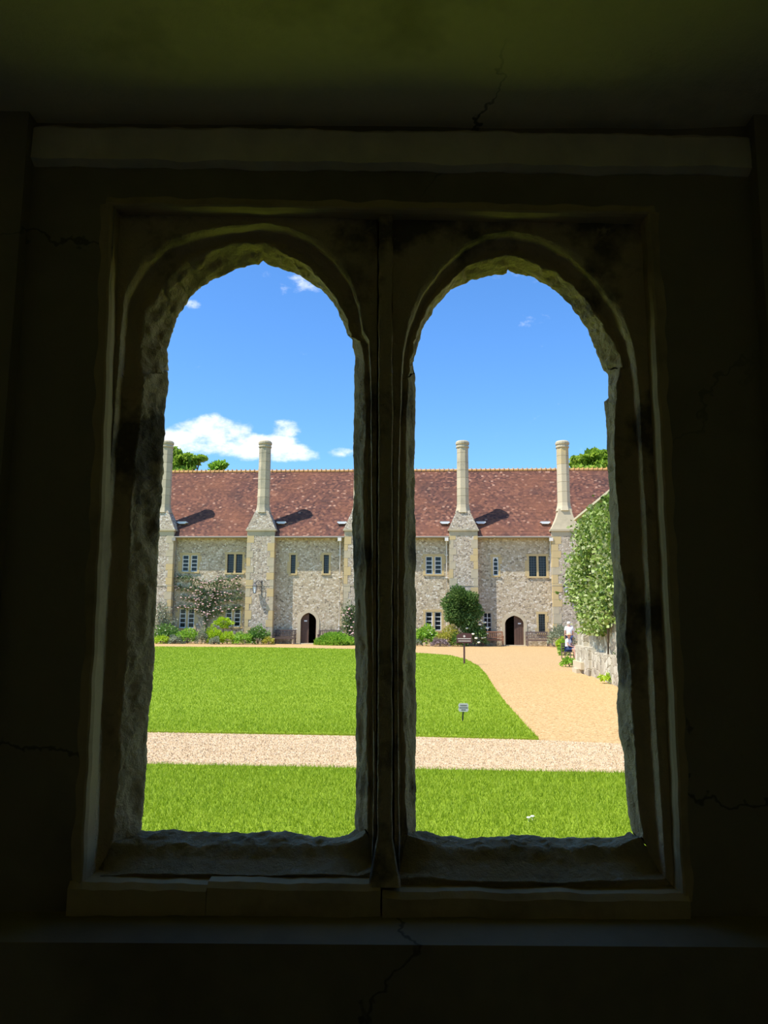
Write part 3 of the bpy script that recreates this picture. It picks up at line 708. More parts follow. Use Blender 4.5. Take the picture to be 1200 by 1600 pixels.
# chimney piers
quoin_src = None
PIERS = [(-62, 829), (95, 829), (251, 829), (408, 829), (560, 829), (724, 829), (884, 829.5)]
pier_u = []
for pi_, (pcx, py) in enumerate(PIERS):
    uc, zt = bl(pcx, py, PF); pier_u.append(uc)
    hw = .93; depth = 1.5
    pm = MB().box(uc-hw, uc+hw, PF, .3, 0, zt)
    pier = pm.build('chimney_pier', 'flint_pier', bld)
    wd2 = hw+.10
    # sloping cap: ledge then taper to the shaft
    z1 = bl(pcx, 800 if pi_ != 6 else 797, PF+.75)[1]; zcp = zt+.10
    sh = .43; cy = -.05
    cm = MB().box(uc-wd2, uc+wd2, PF-.10, .6, zt-.02, zcp)
    cm.build('cap_ledge', 'ashlar_grey', pier)
    cm = MB(); o = 0; steps = 7
    for i in range(steps+1):
        f = i/steps; g_ = f if pi_ != 6 else 1-(1-f)**1.7
        hx = (hw+.06)*(1-g_)+sh*g_; y0 = (PF-.06)*(1-g_)+(cy-sh)*g_; y1 = (.6)*(1-g_)+(cy+sh)*g_; z = zcp+(z1-zcp)*f
        cm.v += [(uc-hx, y0, z), (uc+hx, y0, z), (uc+hx, y1, z), (uc-hx, y1, z)]
    for i in range(steps):
        for q in range(4): cm.f.append((i*4+q, i*4+(q+1) % 4, i*4+4+(q+1) % 4, i*4+4+q))
    cm.f.append((steps*4, steps*4+1, steps*4+2, steps*4+3))
    cm.build('cap', 'flint_pier' if pi_ != 6 else 'ashlar_pale', pier)
    ztop = bl(pcx+6, 689.5, cy)[1]
    R8 = .40/math.cos(PI/8)
    rs = random.Random(pi_+40); zz = z1+.45
    MB().lathe([(R8*1.30, z1-.12), (R8*1.08, z1+.22), (R8, z1+.45)], 8, uc, cy).build('chimney_base', 'ashlar_grey' if pi_ < 6 else 'ashlar_pale', pier)
    MB().lathe([(R8*.9, z1), (R8*.88, ztop-.1)], 8, uc, cy).build('chimney_flue', 'ashlar_grey', pier)
    while zz < ztop-.52:
        h = min(rs.uniform(.5, .75), ztop-.5-zz)
        if ztop-.5-zz-h < .25: h = ztop-.5-zz
        ra, rb = [R8*(1-.06*(q-z1)/(ztop-z1))*(1+rs.uniform(-.008, .008)) for q in (zz, zz+h)]
        MB().lathe([(ra, zz+.008), (rb, zz+h-.008)], 8, uc, cy).build('shaft_stone', rs.choice(('ashlar_grey', 'ashlar_grey', 'ashlar_pale') if pi_ < 6 else ('ashlar_pale', 'ashlar', 'ashlar_pale')), pier)
        zz += h
    rm = MB(); rm.lathe([(R8*.94, ztop-.5), (R8*1.04, ztop-.46), (R8*1.04, ztop-.38), (R8*.96, ztop-.36), (R8*.96, ztop-.27), (R8*1.08, ztop-.24), (R8*1.10, ztop-.12), (R8*.98, ztop-.04), (R8*.86, ztop)], 16, uc, cy); rm.build('chimney_top', 'ashlar_grey', pier)
    # block courses of the shaft, slightly uneven
    rnd = random.Random(pi_*5+1)
    # quoins up both front corners
    z = 0.05; k = 0
    while z < zt-.35:
        h = rnd.uniform(.42, .62); h = min(h, zt-.05-z)
        for sgn in (-1, 1):
            long_ = (k + (sgn > 0)) % 2
            wq = rnd.uniform(.42, .52) if long_ else rnd.uniform(.24, .32)
            if pi_ == 6 and sgn < 0: wq += .12
            if quoin_src is None:
                quoin_src = MB().box(0, 1, 0, 1, 0, 1).build('quoin', 'ashlar', pier); q = quoin_src
            else: q = share(quoin_src, 'quoin', pier)
            q.location = ((uc-hw-.012) if sgn < 0 else (uc+hw+.012-wq), PF-.012, z+.008); q.scale = (wq, .30 if long_ else .5, h-.016)
            if rnd.random() < .5:
                if not hasattr(quoin_src, 'x') and 'qg' not in globals():
                    globals()['qg'] = MB().box(0, 1, 0, 1, 0, 1).build('quoin', 'ashlar_grey', pier); qg_o = globals()['qg']
                    qg_o.location = q.location; qg_o.scale = q.scale; 
                    if q is not quoin_src: bpy.data.objects.remove(q)
                    else: qg_o.location.z += 0; bpy.data.objects.remove(qg_o); del globals()['qg']
                elif q is not quoin_src: q.data = globals()['qg'].data
        z += h; k += 1
    # string course across the pier front and head stones under the ledge
    zsx = bl(pcx, 915, PF)[1]
    MB().box(uc-hw-.02, uc+hw+.02, PF-.022, -.02, zsx-.02, zsx+.02).build('string_course', 'ashlar_grey', pier)
    MB().box(uc-hw-.01, uc+hw+.01, PF-.014, 0, zt-.34, zt-.02).build('head_stone', 'ashlar_grey', pier)
    # white lead saddles where the cap meets the roof
    for sgn in (-1, 1):
        if pi_ == 2 and sgn < 0: continue
        if (pi_, sgn) in ((3, -1), (6, 1)): continue
        zq = bl(pcx, 817, EV+.5)[1]; wq = EV+(zq-ze)/math.tan(pitch)
        ux = uc+sgn*(hw+.28)
        lm = MB().prism_y([(ux-.34, 0), (ux-.2, -.10), (ux+.2, -.10), (ux+.34, 0), (ux+.3, .06), (ux-.3, .06)], wq-.28, wq+.15)
        lm.v = [(x, y, zz+zq+.06) for x, y, zz in lm.v]; lm.build('lead_flashing', 'white_lead', pier)

ends = [U0]+sum([[q-.95, q+.95] for q in pier_u], [])+[U1]
for k in range(0, len(ends), 2):
    MB().tube([(ends[k], EV-.03, ze-.05), (ends[k+1], EV-.03, ze-.05)], .055, 8).build('gutter', 'gutter_metal', bld)
# windows
def rectframe(mb, u0, u1, z0, z1, t_, w0, w1):
    mb.box(u0, u0+t_, w0, w1, z0, z1).box(u1-t_, u1, w0, w1, z0, z1).box(u0+t_, u1-t_, w0, w1, z0, z0+t_).box(u0+t_, u1-t_, w0, w1, z1-t_, z1); return mb
for wi, (kind, u0, u1, z0, z1, nl_) in enumerate(wins):
    pale = kind in ('white', 'arched', 'grid')
    sm = MB(); e = .03; t_ = .16 if nl_ == 2 else .14
    # surround blocks, slightly proud of the flint, with toothed jambs
    rnd = random.Random(wi+3); z = z0
    while z < z1-.05:
        h = min(rnd.uniform(.3, .45), z1-z)
        for sgn in (-1, 1):
            tw = t_*rnd.choice((.85, 1.0, 1.7))
            if sgn < 0: sm.box(u0-tw, u0, -.012, .2, z+.006, z+h-.006)
            else: sm.box(u1, u1+tw, -.012, .2, z+.006, z+h-.006)
        z += h
    sm.box(u0-t_*1.2, u1+t_*1.2, -.012, .2, z1, z1+.15); sm.box(u0-t_, u1+t_, -.06, .2, z0-.10, z0)
    um = (u0+u1)/2
    if nl_ == 2: sm.box(um-.07, um+.07, .0, .2, z0, z1)
    wobj = sm.build('window', 'ashlar' if kind != 'grid' else 'ashlar_grey', bld)
    lights = [(u0, um-.07), (um+.07, u1)] if nl_ == 2 else [(u0, u1)]
    for a_, b_ in lights:
        if kind in ('white', 'arched', 'grid'):
            fm = MB(); ft = .055 if kind != 'grid' else .03; rows = 4; colsn = 2 if kind == 'grid' else 1
            rectframe(fm, a_, b_, z0, z1, ft, .06, .12)
            hh = (z1-z0-2*ft)/rows; ww = (b_-a_-2*ft)/colsn; bt = .022
            for r in range(1, rows): fm.box(a_+ft, b_-ft, .07, .11, z0+ft+hh*r-bt, z0+ft+hh*r+bt)
            for c in range(1, colsn): fm.box(a_+ft+ww*c-bt, a_+ft+ww*c+bt, .071, .109, z0+ft, z1-ft)
            if kind == 'arched':
                am = (a_+b_)/2; hw_ = (b_-a_)/2-ft*.8
                for sg in (-1, 1):
                    fm.prism_y([(am+sg*hw_, z1-ft*.5), (am+sg*hw_, z1-.30), (am+sg*hw_*.8, z1-.19), (am+sg*hw_*.45, z1-.12), (am, z1-.07), (am, z1-ft*.5)], .062, .118)
            fm.build('window_frame', 'white_paint', wobj)
            for r in range(rows):
                for c in range(colsn):
                    MB().box(a_+ft+ww*c+bt*.5*(c > 0), a_+ft+ww*(c+1)-bt*.5*(c < colsn-1), .085, .095, z0+ft+hh*r, z0+ft+hh*(r+1)).build('pane', 'dark_glass', wobj)
        else:
            MB().box(a_, b_, .13, .14, z0, z1).build('pane', 'dark_glass', wobj)
            lm = MB(); ncol = 3; nrow = 8
            for c in range(1, ncol): x = a_+(b_-a_)*c/ncol; lm.box(x-.008, x+.008, .118, .132, z0, z1)
            for r in range(1, nrow): zz = z0+(z1-z0)*r/nrow; lm.box(a_, b_, .1185, .1315, zz-.008, zz+.008)
            lm.build('lead_cames', 'lead', wobj)
# doors: four-centred arch surround, one leaf shut, the other half dark
def arch_pts(u0, u1, z0, z1, spring, n=8):
    um = (u0+u1)/2; h = z1-spring; p = []
    for i in range(n+1):
        f = i/n; a_ = f*PI/2; x = u0+(um-u0)*(1-math.cos(a_))**.95; z = spring+h*(.80*math.sin(a_)**.85+.20*f**1.5); p.append((x, z))
    q = [(2*um-x, z) for x, z in reversed(p[:-1])]
    return p+q
for u0, u1, z0, z1, how in doors:
    spring = z0+(z1-z0)*.70; inner = arch_pts(u0, u1, z0, z1-.02, spring); outer = arch_pts(u0-.22, u1+.22, z0, z1+.22, spring-.02)
    sm = MB(); n = len(inner)
    I = [(u0, z0)]+inner+[(u1, z0)]; O = [(u0-.22, z0)]+outer+[(u1+.22, z0)]
    for i in range(len(I)-1):
        a_, b_, c_, d_ = I[i], I[i+1], O[i+1], O[i]
        sm.hexa([(a_[0], -.03, a_[1]), (b_[0], -.03, b_[1]), (b_[0], .25, b_[1]), (a_[0], .25, a_[1]), (d_[0], -.03, d_[1]), (c_[0], -.03, c_[1]), (c_[0], .25, c_[1]), (d_[0], .25, d_[1])])
    # spandrels behind the arch fill the square wall hole
    for sg in (0, 1):
        half = inner[:len(inner)//2+1] if sg == 0 else inner[len(inner)//2:]
        corner = (u0-.01, z1+.02) if sg == 0 else (u1+.01, z1+.02)
        sm.prism_y(half+[((u0+u1)/2, z1+.02), corner] if sg == 0 else half+[corner, ((u0+u1)/2, z1+.02)], -.01, .22)
    sm.box(u0-.28, u1+.28, -.5, .3, -.02, .045)
    dw = sm.build('doorway', 'ashlar_pale', bld)
    um = (u0+u1)/2
    half = [p for p in inner if (p[0] <= um+.001 if how == 'closed_left' else p[0] >= um-.001)]
    if how == 'closed_left': poly = [(u0, z0+.05)]+half+[(um, z0+.05)]
    else: poly = [(um, z0+.05)]+half+[(u1, z0+.05)]
    leaf = MB().prism_y(poly, .16, .22)
    xs0, xs1 = (u0, um) if how == 'closed_left' else (um, u1)
    for k in range(1, 4):
        x = xs0+(xs1-xs0)*k/4; leaf.box(x-.012, x+.012, .148, .162, z0+.05, spring+.1)
    lf = leaf.build('door_leaf', 'door_oak', dw)
    nx = (xs0+xs1)/2+.05
    MB().box(nx-.10, nx+.10, .145, .158, spring+.02, spring+.10).build('name_plate', 'white_paint', dw)
    # open leaf swung inwards
    xo = u1 if how == 'closed_left' else u0
    ol = MB().box(-.025, .025, 0, um-u0, 0, spring-z0); o = ol.build('door_leaf', 'door_oak', dw); o.location = (xo+(-.05 if how == 'closed_left' else .05), .24, z0+.05)
# downpipes
for px, y0, y1, matn in ((531, 842, 986, 'pipe_paint'), (698, 842, 985, 'pipe_paint'), (861, 842, 1006, 'pipe_paint'), (272.5, 842, 985, 'pipe_dark')):
    ub, _ = bl(px, 900, -.12); dm = MB()
    dm.tube([(ub, EV-.02, ze-.08), (ub, EV+.2, ze-.25), (ub, -.14, ze-.55), (ub, -.12, ze-.75), (ub, -.12, .08), (ub, -.25, .04)], .055, 8)
    p_ = dm.build('downpipe', matn, bld)
    hm = MB().box(ub-.12, ub+.12, EV-.12, EV+.08, ze-.32, ze-.10); hm.build('hopper', matn, p_)
    for zz in (1.2, 2.8, 4.4, 5.9): MB().box(ub-.08, ub+.08, -.18, 0, zz, zz+.06).build('pipe_clip', matn, p_)

# ------------------------------------------------------------------ wall lanterns on the piers
def lantern(px, py, label, side):
    u, z = bl(px, py, PF-.3); g = thing('wall_lantern', label, 'lantern', bw(u, PF-.28, z-.35), -PHI)
    MB().lathe([(.10, 0), (.155, .42)], 4).build('glass', 'lamp_glass', g)
    MB().lathe([(.19, .42), (.20, .46), (.06, .60), (.03, .70)], 4).build('roof', 'iron', g)
    fm = MB()
    for k in range(4):
        a_ = PI/4+PI/2*k; fm.tube([(.105*math.cos(a_), .105*math.sin(a_), 0), (.16*math.cos(a_), .16*math.sin(a_), .43)], .014, 5)
    fm.lathe([(.12, -.03), (.12, .0)], 4); fm.build('cage', 'iron', g)
    br = MB(); br.tube([(side*.02, .0, .66), (side*.10, .02, .78), (side*.25, .10, .82), (side*.38, .20, .72), (side*.40, .27, .5)], .02, 6)
    br.tube([(side*.40, .27, .85), (side*.40, .27, -.15)], .022, 6); br.tube([(side*.40, .26, .1), (side*.28, .18, .28), (side*.36, .22, .5)], .016, 6)
    sc = []
    for k in range(14): a_ = k*.55; rr = .11*(1-k/16); sc.append((side*(.24+rr*math.cos(a_)), .17, .64+rr*math.sin(a_)))
    br.tube(sc, .014, 5); br.build('bracket', 'iron', g)
lantern(398, 918, 'black iron lantern with pale glass on pier beside the pink roses', 1)
lantern(884, 918, 'black scrolled iron lantern on the yellow stone pier beside the leafy vine', 1)

# ------------------------------------------------------------------ benches
def bench(px, label, mat, wid, wdep=-.55, rz=0):
    u, _ = bl(px, 1000, wdep); g = thing('garden_bench', label, 'bench', bw(u, wdep), -PHI+rz, 'wooden benches by the doorways')
    h = wid/2
    for x in (-h+.03, h-.03):
        MB().box(x-.035, x+.035, -.30, -.23, 0, .64).build('leg', mat, g); MB().box(x-.035, x+.035, .20, .27, 0, .93).build('leg', mat, g)
        MB().box(x-.045, x+.045, -.33, .24, .62, .66).build('armrest', mat, g); MB().box(x-.025, x+.025, -.24, .21, .36, .42).build('side_rail', mat, g)
    for k in range(5): MB().box(-h+.06, h-.06, -.30+k*.105, -.215+k*.105, .42, .45).build('seat_slat', mat, g)
    MB().box(-h+.06, h-.06, .21, .26, .86, .94).build('top_rail', mat, g); MB().box(-h+.06, h-.06, .212, .25, .50, .55).build('bottom_rail', mat, g)
    MB().box(-h+.06, h-.06, -.295, -.26, .34, .42).build('front_rail', mat, g)
    nsl = int(wid/.125)
    for k in range(nsl):
        x = -h+.12+(wid-.24)*k/(nsl-1); MB().box(x-.028, x+.028, .222, .244, .55, .86).build('back_slat', mat, g)
bench(445, 'dark weathered slatted bench in the shade beside the lantern pier', 'bench_dark', 1.4)
bench(514, 'grey slatted bench half hidden behind the low green mound', 'bench_grey', 1.45)
bench(770, 'reddish teak slatted bench beside the white rose bush', 'bench_teak', 1.35)
bench(840, 'brown slatted bench under the narrow leaded window', 'bench_grey', 1.45, -.6, .05)

# ------------------------------------------------------------------ planting along the range
def stems(parent, c, h, k, seed, r=.012, spread=.15, mat='bark'):
    g = random.Random(seed); m_ = MB()
    for _ in range(k):
        a_ = g.uniform(0, 6.3); d = g.uniform(.2, 1)*spread
        m_.tube([c, (c[0]+d*.5*math.cos(a_), c[1]+d*.5*math.sin(a_), c[2]+h*.5), (c[0]+d*math.cos(a_), c[1]+d*math.sin(a_), c[2]+h)], [r, r*.8, r*.5], 5)
    return m_.build('stems', mat, parent)
def plant(name, label, cat, px, wd, rx, rz, mat, n, leaf, seed, z0=0.0, ry=None, group=None, upness=.3, lump=.2, stem_h=None, flowers=None, z_base=0, flat=True):
    u, _ = bl(px, 1000, wd); g = thing(name, label, cat, bw(u, wd, z_base), -PHI, group)
    P = ellipsoid_pts(n, (0, 0, z0), (rx, ry or rx*.75, rz), seed, (.5 if flat else .12), flat=flat, lump=lump); P[:, 2] = np.maximum(P[:, 2], .03)
    f = soup('foliage', leaf_verts(P, leaf, upness, seed), 4, mat, g); f['kind'] = 'stuff'
    stems(g, (0, 0, 0), stem_h or (z0+rz*.5), 7, seed, .014, rx*.5)
    if flowers:
        fmat, nf, sz = flowers; r = random.Random(seed); m_ = MB()
        Q = ellipsoid_pts(nf, (0, 0, z0), (rx*1.02, (ry or rx*.75)*1.02, rz*1.02), seed+50, .92, lump=lump)
        for q in Q:
            if q[2] < .05: continue
            o = len(m_.v); m_.lathe([(.3*sz, -.5*sz), (sz, -.1*sz), (.9*sz, .4*sz), (.2*sz, .55*sz)], 6)
            m_.v[o:] = [(x+q[0], y+q[1], z+q[2]) for x, y, z in m_.v[o:]]
        fo = m_.build('blossoms', fmat, g); fo['kind'] = 'stuff'
    return g
G1 = 'border plants under the rose wall'
plant('herbaceous_plant', 'tall light green leafy clump at the foot of the pier with the pale creeper', 'plant', 259, -1.6, .85, .95, 'leaf_mid', 1800, .12, 11, .35, group=G1, flowers=('rose_white', 10, .05))
plant('herbaceous_plant', 'low lime green mound at the gravel edge in front of the tall clump', 'plant', 252, -2.3, .55, .42, 'leaf_lime', 900, .1, 12, .12, group=G1)
plant('grey_herb', 'low grey-green mound between two bright green clumps', 'plant', 274, -2.2, .55, .5, 'leaf_grey', 900, .09, 13, .12, group=G1)
plant('herbaceous_plant', 'bright green bushy clump under the white casement', 'plant', 293, -1.7, .8, .7, 'leaf_bright', 1600, .11, 14, .3, group=G1)
plant('feathery_plant', 'soft pale olive feathery clump below the rose trunk', 'plant', 316, -1.9, .45, .85, 'leaf_grey', 1200, .09, 15, .2, group=G1, upness=-1)
plant('herbaceous_plant', 'vivid lime yellow clump beside the feathery olive plant', 'plant', 334, -1.7, .62, .85, 'leaf_lime', 1600, .12, 16, .3, group=G1, upness=-.4)
plant('grey_herb', 'small silver-green mound in front of the lime yellow clump', 'plant', 335, -2.4, .38, .4, 'leaf_grey', 700, .08, 17, .1, group=G1)
plant('herbaceous_plant', 'lime green spreading clump below the small standard tree', 'plant', 355, -1.8, .7, .62, 'leaf_lime', 1500, .11, 18, .25, group=G1)
plant('herbaceous_plant', 'fresh green clump in front of the lantern pier', 'plant', 380, -2.0, .75, .6, 'leaf_bright', 1500, .11, 19, .2, group=G1, flowers=('rose_white', 6, .04))
plant('herbaceous_plant', 'tall mid green leafy plant against the lantern pier', 'plant', 403, -1.55, .75, .85, 'leaf_mid', 1700, .13, 20, .3, group=G1)
plant('herbaceous_plant', 'small yellowish clump at the corner of the lantern pier', 'plant', 420, -2.0, .42, .42, 'leaf_yellow', 700, .09, 21, .12, group=G1)
plant('lavender_mound', 'wide low bright green spiky mound in front of the half hidden bench', 'plant', 525, -1.7, 1.35, .72, 'leaf_bright', 4200, .16, 22, .1, upness=-1.6, lump=.08)
G3 = 'border plants beside the maroon sign'
plant('herbaceous_plant', 'tall bright green leafy plant under the white window by the round bush', 'plant', 666, -1.6, .75, .95, 'leaf_bright', 1700, .15, 23, .35, group=G3, flowers=('rose_white', 6, .05))
plant('herbaceous_plant', 'short dull purple-green plant beside the mullion-side leafy plant', 'plant', 652, -1.9, .4, .4, 'leaf_grey', 700, .08, 24, .12, group=G3)
plant('euphorbia', 'rounded yellow-green bush in front of the round dark bush', 'shrub', 703, -1.8, .95, .98, 'leaf_yellow', 2600, .1, 25, .3, group=G3)
plant('green_shrub', 'mid green leafy clump behind the maroon sign', 'shrub', 715, -2.2, .55, .7, 'leaf_mid', 1300, .1, 26, .2, group=G3)
plant('catmint', 'low dusky purple flowering mound at the gravel edge', 'plant', 687, -2.4, .62, .45, 'flower_purple', 1500, .07, 27, .12, group=G3)
plant('rose_bush', 'dark green rose bush with creamy white blooms beside the teak bench', 'shrub', 742, -1.7, .85, 1.25, 'leaf_dark', 2600, .12, 28, .45, group=G3, flowers=('rose_white', 46, .105))
u_, z_ = bl(721, 950, -1.5)
plant('round_bush', 'large rounded dark green bush growing against the pier', 'shrub', 722, -1.75, 1.28, 1.38, 'leaf_dark', 15000, .14, 29, z_-.02, ry=.8, lump=.18, stem_h=z_, flat=False)
plant('grey_shrub', 'soft grey-green shrub at the foot of the yellow stone pier', 'shrub', 876, -1.9, .85, 1.0, 'leaf_grey', 2200, .11, 30, .45)
plant('herbaceous_plant', 'small yellow-green plant at the gravel corner below the grey shrub', 'plant', 880, -4.2, .45, .5, 'leaf_lime', 800, .12, 31, .15)
# standard tree with a lime umbrella head
u_, z_ = bl(349, 972, -1.1); g = thing('standard_tree', 'small lime green umbrella-headed tree on a thin stem', 'tree', bw(u_, -1.1), -PHI)
P = ellipsoid_pts(1500, (0, 0, z_), (.62, .5, .36), 40, .4, flat=False); soup('foliage', leaf_verts(P, .1, .2, 40), 4, 'leaf_lime', g)['kind'] = 'stuff'
MB().tube([(0, 0, 0), (.02, 0, z_*.5), (0, 0, z_)], [.035, .03, .025], 6).build('trunk', 'bark', g)
# climbing plants on the walls: stems as a fan of branches, leaves and blooms scattered along them
def climber(name, label, px, py_base, branches, wd, mat, nleaf, leaf, seed, blooms=None, off_=.10, spread=.13):
    u0, _ = bl(px, py_base, wd); g = thing(name, label, 'climbing plant', bw(u0, wd), -PHI); r = np.random.default_rng(seed)
    m_ = MB(); samples = []; wts = []
    for br in branches:
        pts = [bl(x, y, wd) for x, y in br]; pts = [(u-u0, -off_*.4, max(z, 0)) for u, z in pts]
        m_.tube(pts, [.035]+[.018]*(len(pts)-1), 5)
        A = np.array(pts); L_ = np.linalg.norm(np.diff(A, axis=0), axis=1); samples.append(A); wts.append(L_.sum())
    m_.build('stems', 'bark', g); wts = np.array(wts)/sum(wts); Q = []
    for A, w_ in zip(samples, wts):
        k = int(nleaf*w_); d = np.r_[0, np.cumsum(np.linalg.norm(np.diff(A, axis=0), axis=1))]; s = r.uniform(.0, d[-1], k)
        p = np.c_[np.interp(s, d, A[:, 0]), np.interp(s, d, A[:, 1]), np.interp(s, d, A[:, 2])]
        Q.append(p+np.c_[r.normal(0, spread*1.1, k), -np.abs(r.normal(0, off_, k)), r.normal(0, spread, k)])
    Q = np.concatenate(Q); Q[:, 2] = np.maximum(Q[:, 2], .05)
    soup('foliage', leaf_verts(Q, leaf, .3, seed), 4, mat, g)['kind'] = 'stuff'
    if blooms:
        bm_, nb_, sz = blooms; m2 = MB()
        for i in r.choice(len(Q), nb_, replace=False):
            q = Q[i]; o = len(m2.v); s2_ = sz*r.uniform(.7, 1.2); m2.lathe([(.3*s2_, -.5*s2_), (s2_, -.1*s2_), (.9*s2_, .4*s2_), (.2*s2_, .55*s2_)], 6)
            m2.v[o:] = [(x+q[0], y+q[1]-.10, z+q[2]) for x, y, z in m2.v[o:]]
        m2.build('blossoms', bm_, g)['kind'] = 'stuff'
    return g
rose = [[(322, 992), (322, 960), (320, 940), (316, 915)]]
for y_, x0, x1, in ((902, 277, 321), (918, 276, 326), (934, 286, 328), (948, 281, 326)): rose.append([(322, y_+12), ((x0+322)/2+6, y_+3), (x0, y_)])
for y_, x1 in ((903, 378), (914, 377), (926, 378), (936, 379), (949, 376)): rose.append([(324, y_+12), (345, y_+3), (x1, y_)])
rose += [[(324, 960), (332, 930), (345, 905)], [(318, 960), (312, 930), (300, 908)], [(322, 970), (328, 945), (340, 920)], [(340, 950), (342, 958), (338, 962)]]
climber('climbing_rose', 'pink climbing rose fan-trained on the wall between two windows', 322, 1000, rose, -.12, 'leaf_rose', 4000, .12, 51, ('rose_pink', 170, .065), spread=.11)
climber('climbing_rose', 'pink climbing rose rising beside the downpipe and the low green mound', 545, 1000, [[(548, 1000), (546, 975), (545, 948)], [(548, 990), (552, 970), (551, 950)], [(546, 985), (541, 968)]], -1.1, 'leaf_rose', 1500, .13, 52, ('rose_pink', 22, .08), spread=.2)
climber('pale_creeper', 'pale wispy creeper on the pier at the end of the border', 252, 1000, [[(254, 1000), (252, 965), (250, 940)], [(254, 990), (259, 965), (258, 945)], [(254, 985), (247, 960)], [(256, 985), (266, 975), (274, 968)]], PF-.08, 'leaf_grey', 1300, .1, 53, ('rose_white', 14, .04), spread=.17)

# ================================================================== SIDE RANGE WITH THE VINE (wall running away from the window)
A_ = gnd(931, 1056); B_ = gnd(903, 1036)
sv = Vector((B_.x-A_.x, B_.y-A_.y, 0)).normalized()
sv = Vector((math.sin(math.radians(5.0)), math.cos(math.radians(5.0)), 0)); sn = Vector((sv.y, -sv.x, 0))   # along the wall, and into it
side = thing('side_range', 'pale rubble stone building with a stone coping, mostly covered by the leafy vine', 'building', (A_.x, A_.y, 0), -math.radians(5.0))
# local axes: x into the building, y away from the window
def sl(p): q = Vector(p)-Vector((A_.x, A_.y, 0)); return q.dot(sn), q.dot(sv), q.z
def side_z(px, py):
    d = ray(px, py); k = ((Vector((A_.x, A_.y, 0))-CAMP).dot(sn))/d.dot(sn); return sl(CAMP+d*k)
far_y = side_z(906, 900)[1]; ztop_s = side_z(930, 786)[2]
MB().box(.0, 4.0, -13, far_y, 0, ztop_s-.12).build('wall', 'rubble', side)
cp = MB(); cp.prism_y([(-.14, 0), (-.14, .07), (.25, .22), (4.0, .30), (4.0, 0)], -13.1, far_y+.12); cp.v = [(x, y, z+ztop_s-.12) for x, y, z in cp.v]; cp.build('coping', 'ashlar_pale', side)
bz = 1.65+.1
MB().box(-.16, .1, far_y-1.3, far_y-.2, 0, 3.4).hexa([(-.16, far_y-1.3, 3.4), (.05, far_y-1.3, 3.4), (.05, far_y-.2, 3.4), (-.16, far_y-.2, 3.4), (-.02, far_y-1.3, 3.9), (.05, far_y-1.3, 3.9), (.05, far_y-.2, 3.9), (-.02, far_y-.2, 3.9)]).build('buttress', 'rubble', side)
MB().box(-.24, .1, far_y-2.6, far_y-.1, 0, .85).build('plinth', 'rubble', side)
MB().box(-.42, .1, 1.0, far_y-.5, 0, .14).build('step', 'ashlar_pale', side); MB().box(-.34, .1, .6, 2.2, .14, .36).build('step', 'ashlar_pale', side)
MB().box(-.16, .1, -13, 1.2, 0, .75).build('plinth', 'rubble', side)
# vine
g = thing('leafy_vine', 'light green leafy vine climbing the pale stone wall', 'climbing plant', (A_.x, A_.y, 0), -math.radians(5.0))
vb = MB(); rv = random.Random(5)
y_a, y_b = -4.5, far_y+.1
vb.tube([(-.12, 1.5, 0), (-.10, 1.3, 1.2), (-.12, 1.0, 2.4), (-.10, .6, 3.6), (-.1, .2, 4.6)], [.05, .045, .04, .03, .02], 6)
vb.tube([(-.12, -2.5, 0), (-.10, -2.6, 1.5), (-.12, -2.2, 3), (-.1, -2.4, 4.4)], [.05, .04, .03, .02], 6)
for k in range(12):
    z = 1.7+k*.25; y0 = rv.uniform(-.5, 1.2); y1 = rv.uniform(y_a, y_b); vb.tube([(-.1, y0, z-.2), (-.16, (y0+y1)/2, z), (-.22, y1, z+.2)], [.022, .016, .01], 5)
vb.build('stems', 'bark', g)
nv = 15000; yv = rng.uniform(y_a, y_b, nv); zv = rng.uniform(1.25, ztop_s-.05, nv)
dn = np.array([noise.noise(Vector((a_*.55, b_*.75, 2.2)))+.5*noise.noise(Vector((a_*1.7, b_*1.9, 7))) for a_, b_ in zip(yv, zv)])
lowcut = 1.35+.35*np.sin(yv*1.3)
topcut = ztop_s-.25-.55*np.clip((yv-(y_b-5))/5, 0, 1)
keep = (dn > .02-.30*np.clip((3-yv)/5, -1, 1)) & (zv > lowcut) & (zv < topcut)
yv, zv = yv[keep], zv[keep]
P = np.c_[-.06-np.abs(rng.normal(0, .20, len(yv)))-.12*np.clip(dn[keep], 0, 1), yv, zv]
soup('foliage', leaf_verts(P, .13, .4, 61), 4, 'leaf_vine', g)['kind'] = 'stuff'
# plants at the wall's foot
def ground_plant(name, label, px, py, rx, rz, mat, n, leaf, seed, flowers=None):
    p = gnd(px, py); g = thing(name, label, 'plant', (p.x, p.y, 0))
    P = ellipsoid_pts(n, (0, 0, .1), (rx, rx*.8, rz), seed, .4); P[:, 2] = np.maximum(P[:, 2], .02)
    soup('foliage', leaf_verts(P, leaf, .2, seed), 4, mat, g)['kind'] = 'stuff'; stems(g, (0, 0, 0), rz*.6, 5, seed, .01, rx*.4)
    if flowers:
        m_ = MB()
        for q in ellipsoid_pts(flowers[1], (0, 0, .1), (rx, rx*.8, rz), seed+9, .9):
            o = len(m_.v); m_.lathe([(.01, -.02), (.035, 0), (.03, .02), (.005, .03)], 6); m_.v[o:] = [(x+q[0], y+q[1], z+q[2]) for x, y, z in m_.v[o:]]
        m_.build('blossoms', flowers[0], g)['kind'] = 'stuff'
ground_plant('wall_plant', 'small leafy plant with red flowers at the foot of the vine wall', 968, 1068, .28, .75, 'leaf_mid', 700, .1, 71, ('flower_red', 14))
ground_plant('wall_plant', 'low yellow-green weeds on the gravel below the vine wall', 955, 1068, .32, .18, 'leaf_lime', 400, .07, 72)
ground_plant('wall_plant', 'bright green tuft beside the stone step', 890, 1042, .34, .26, 'leaf_bright', 500, .09, 73)
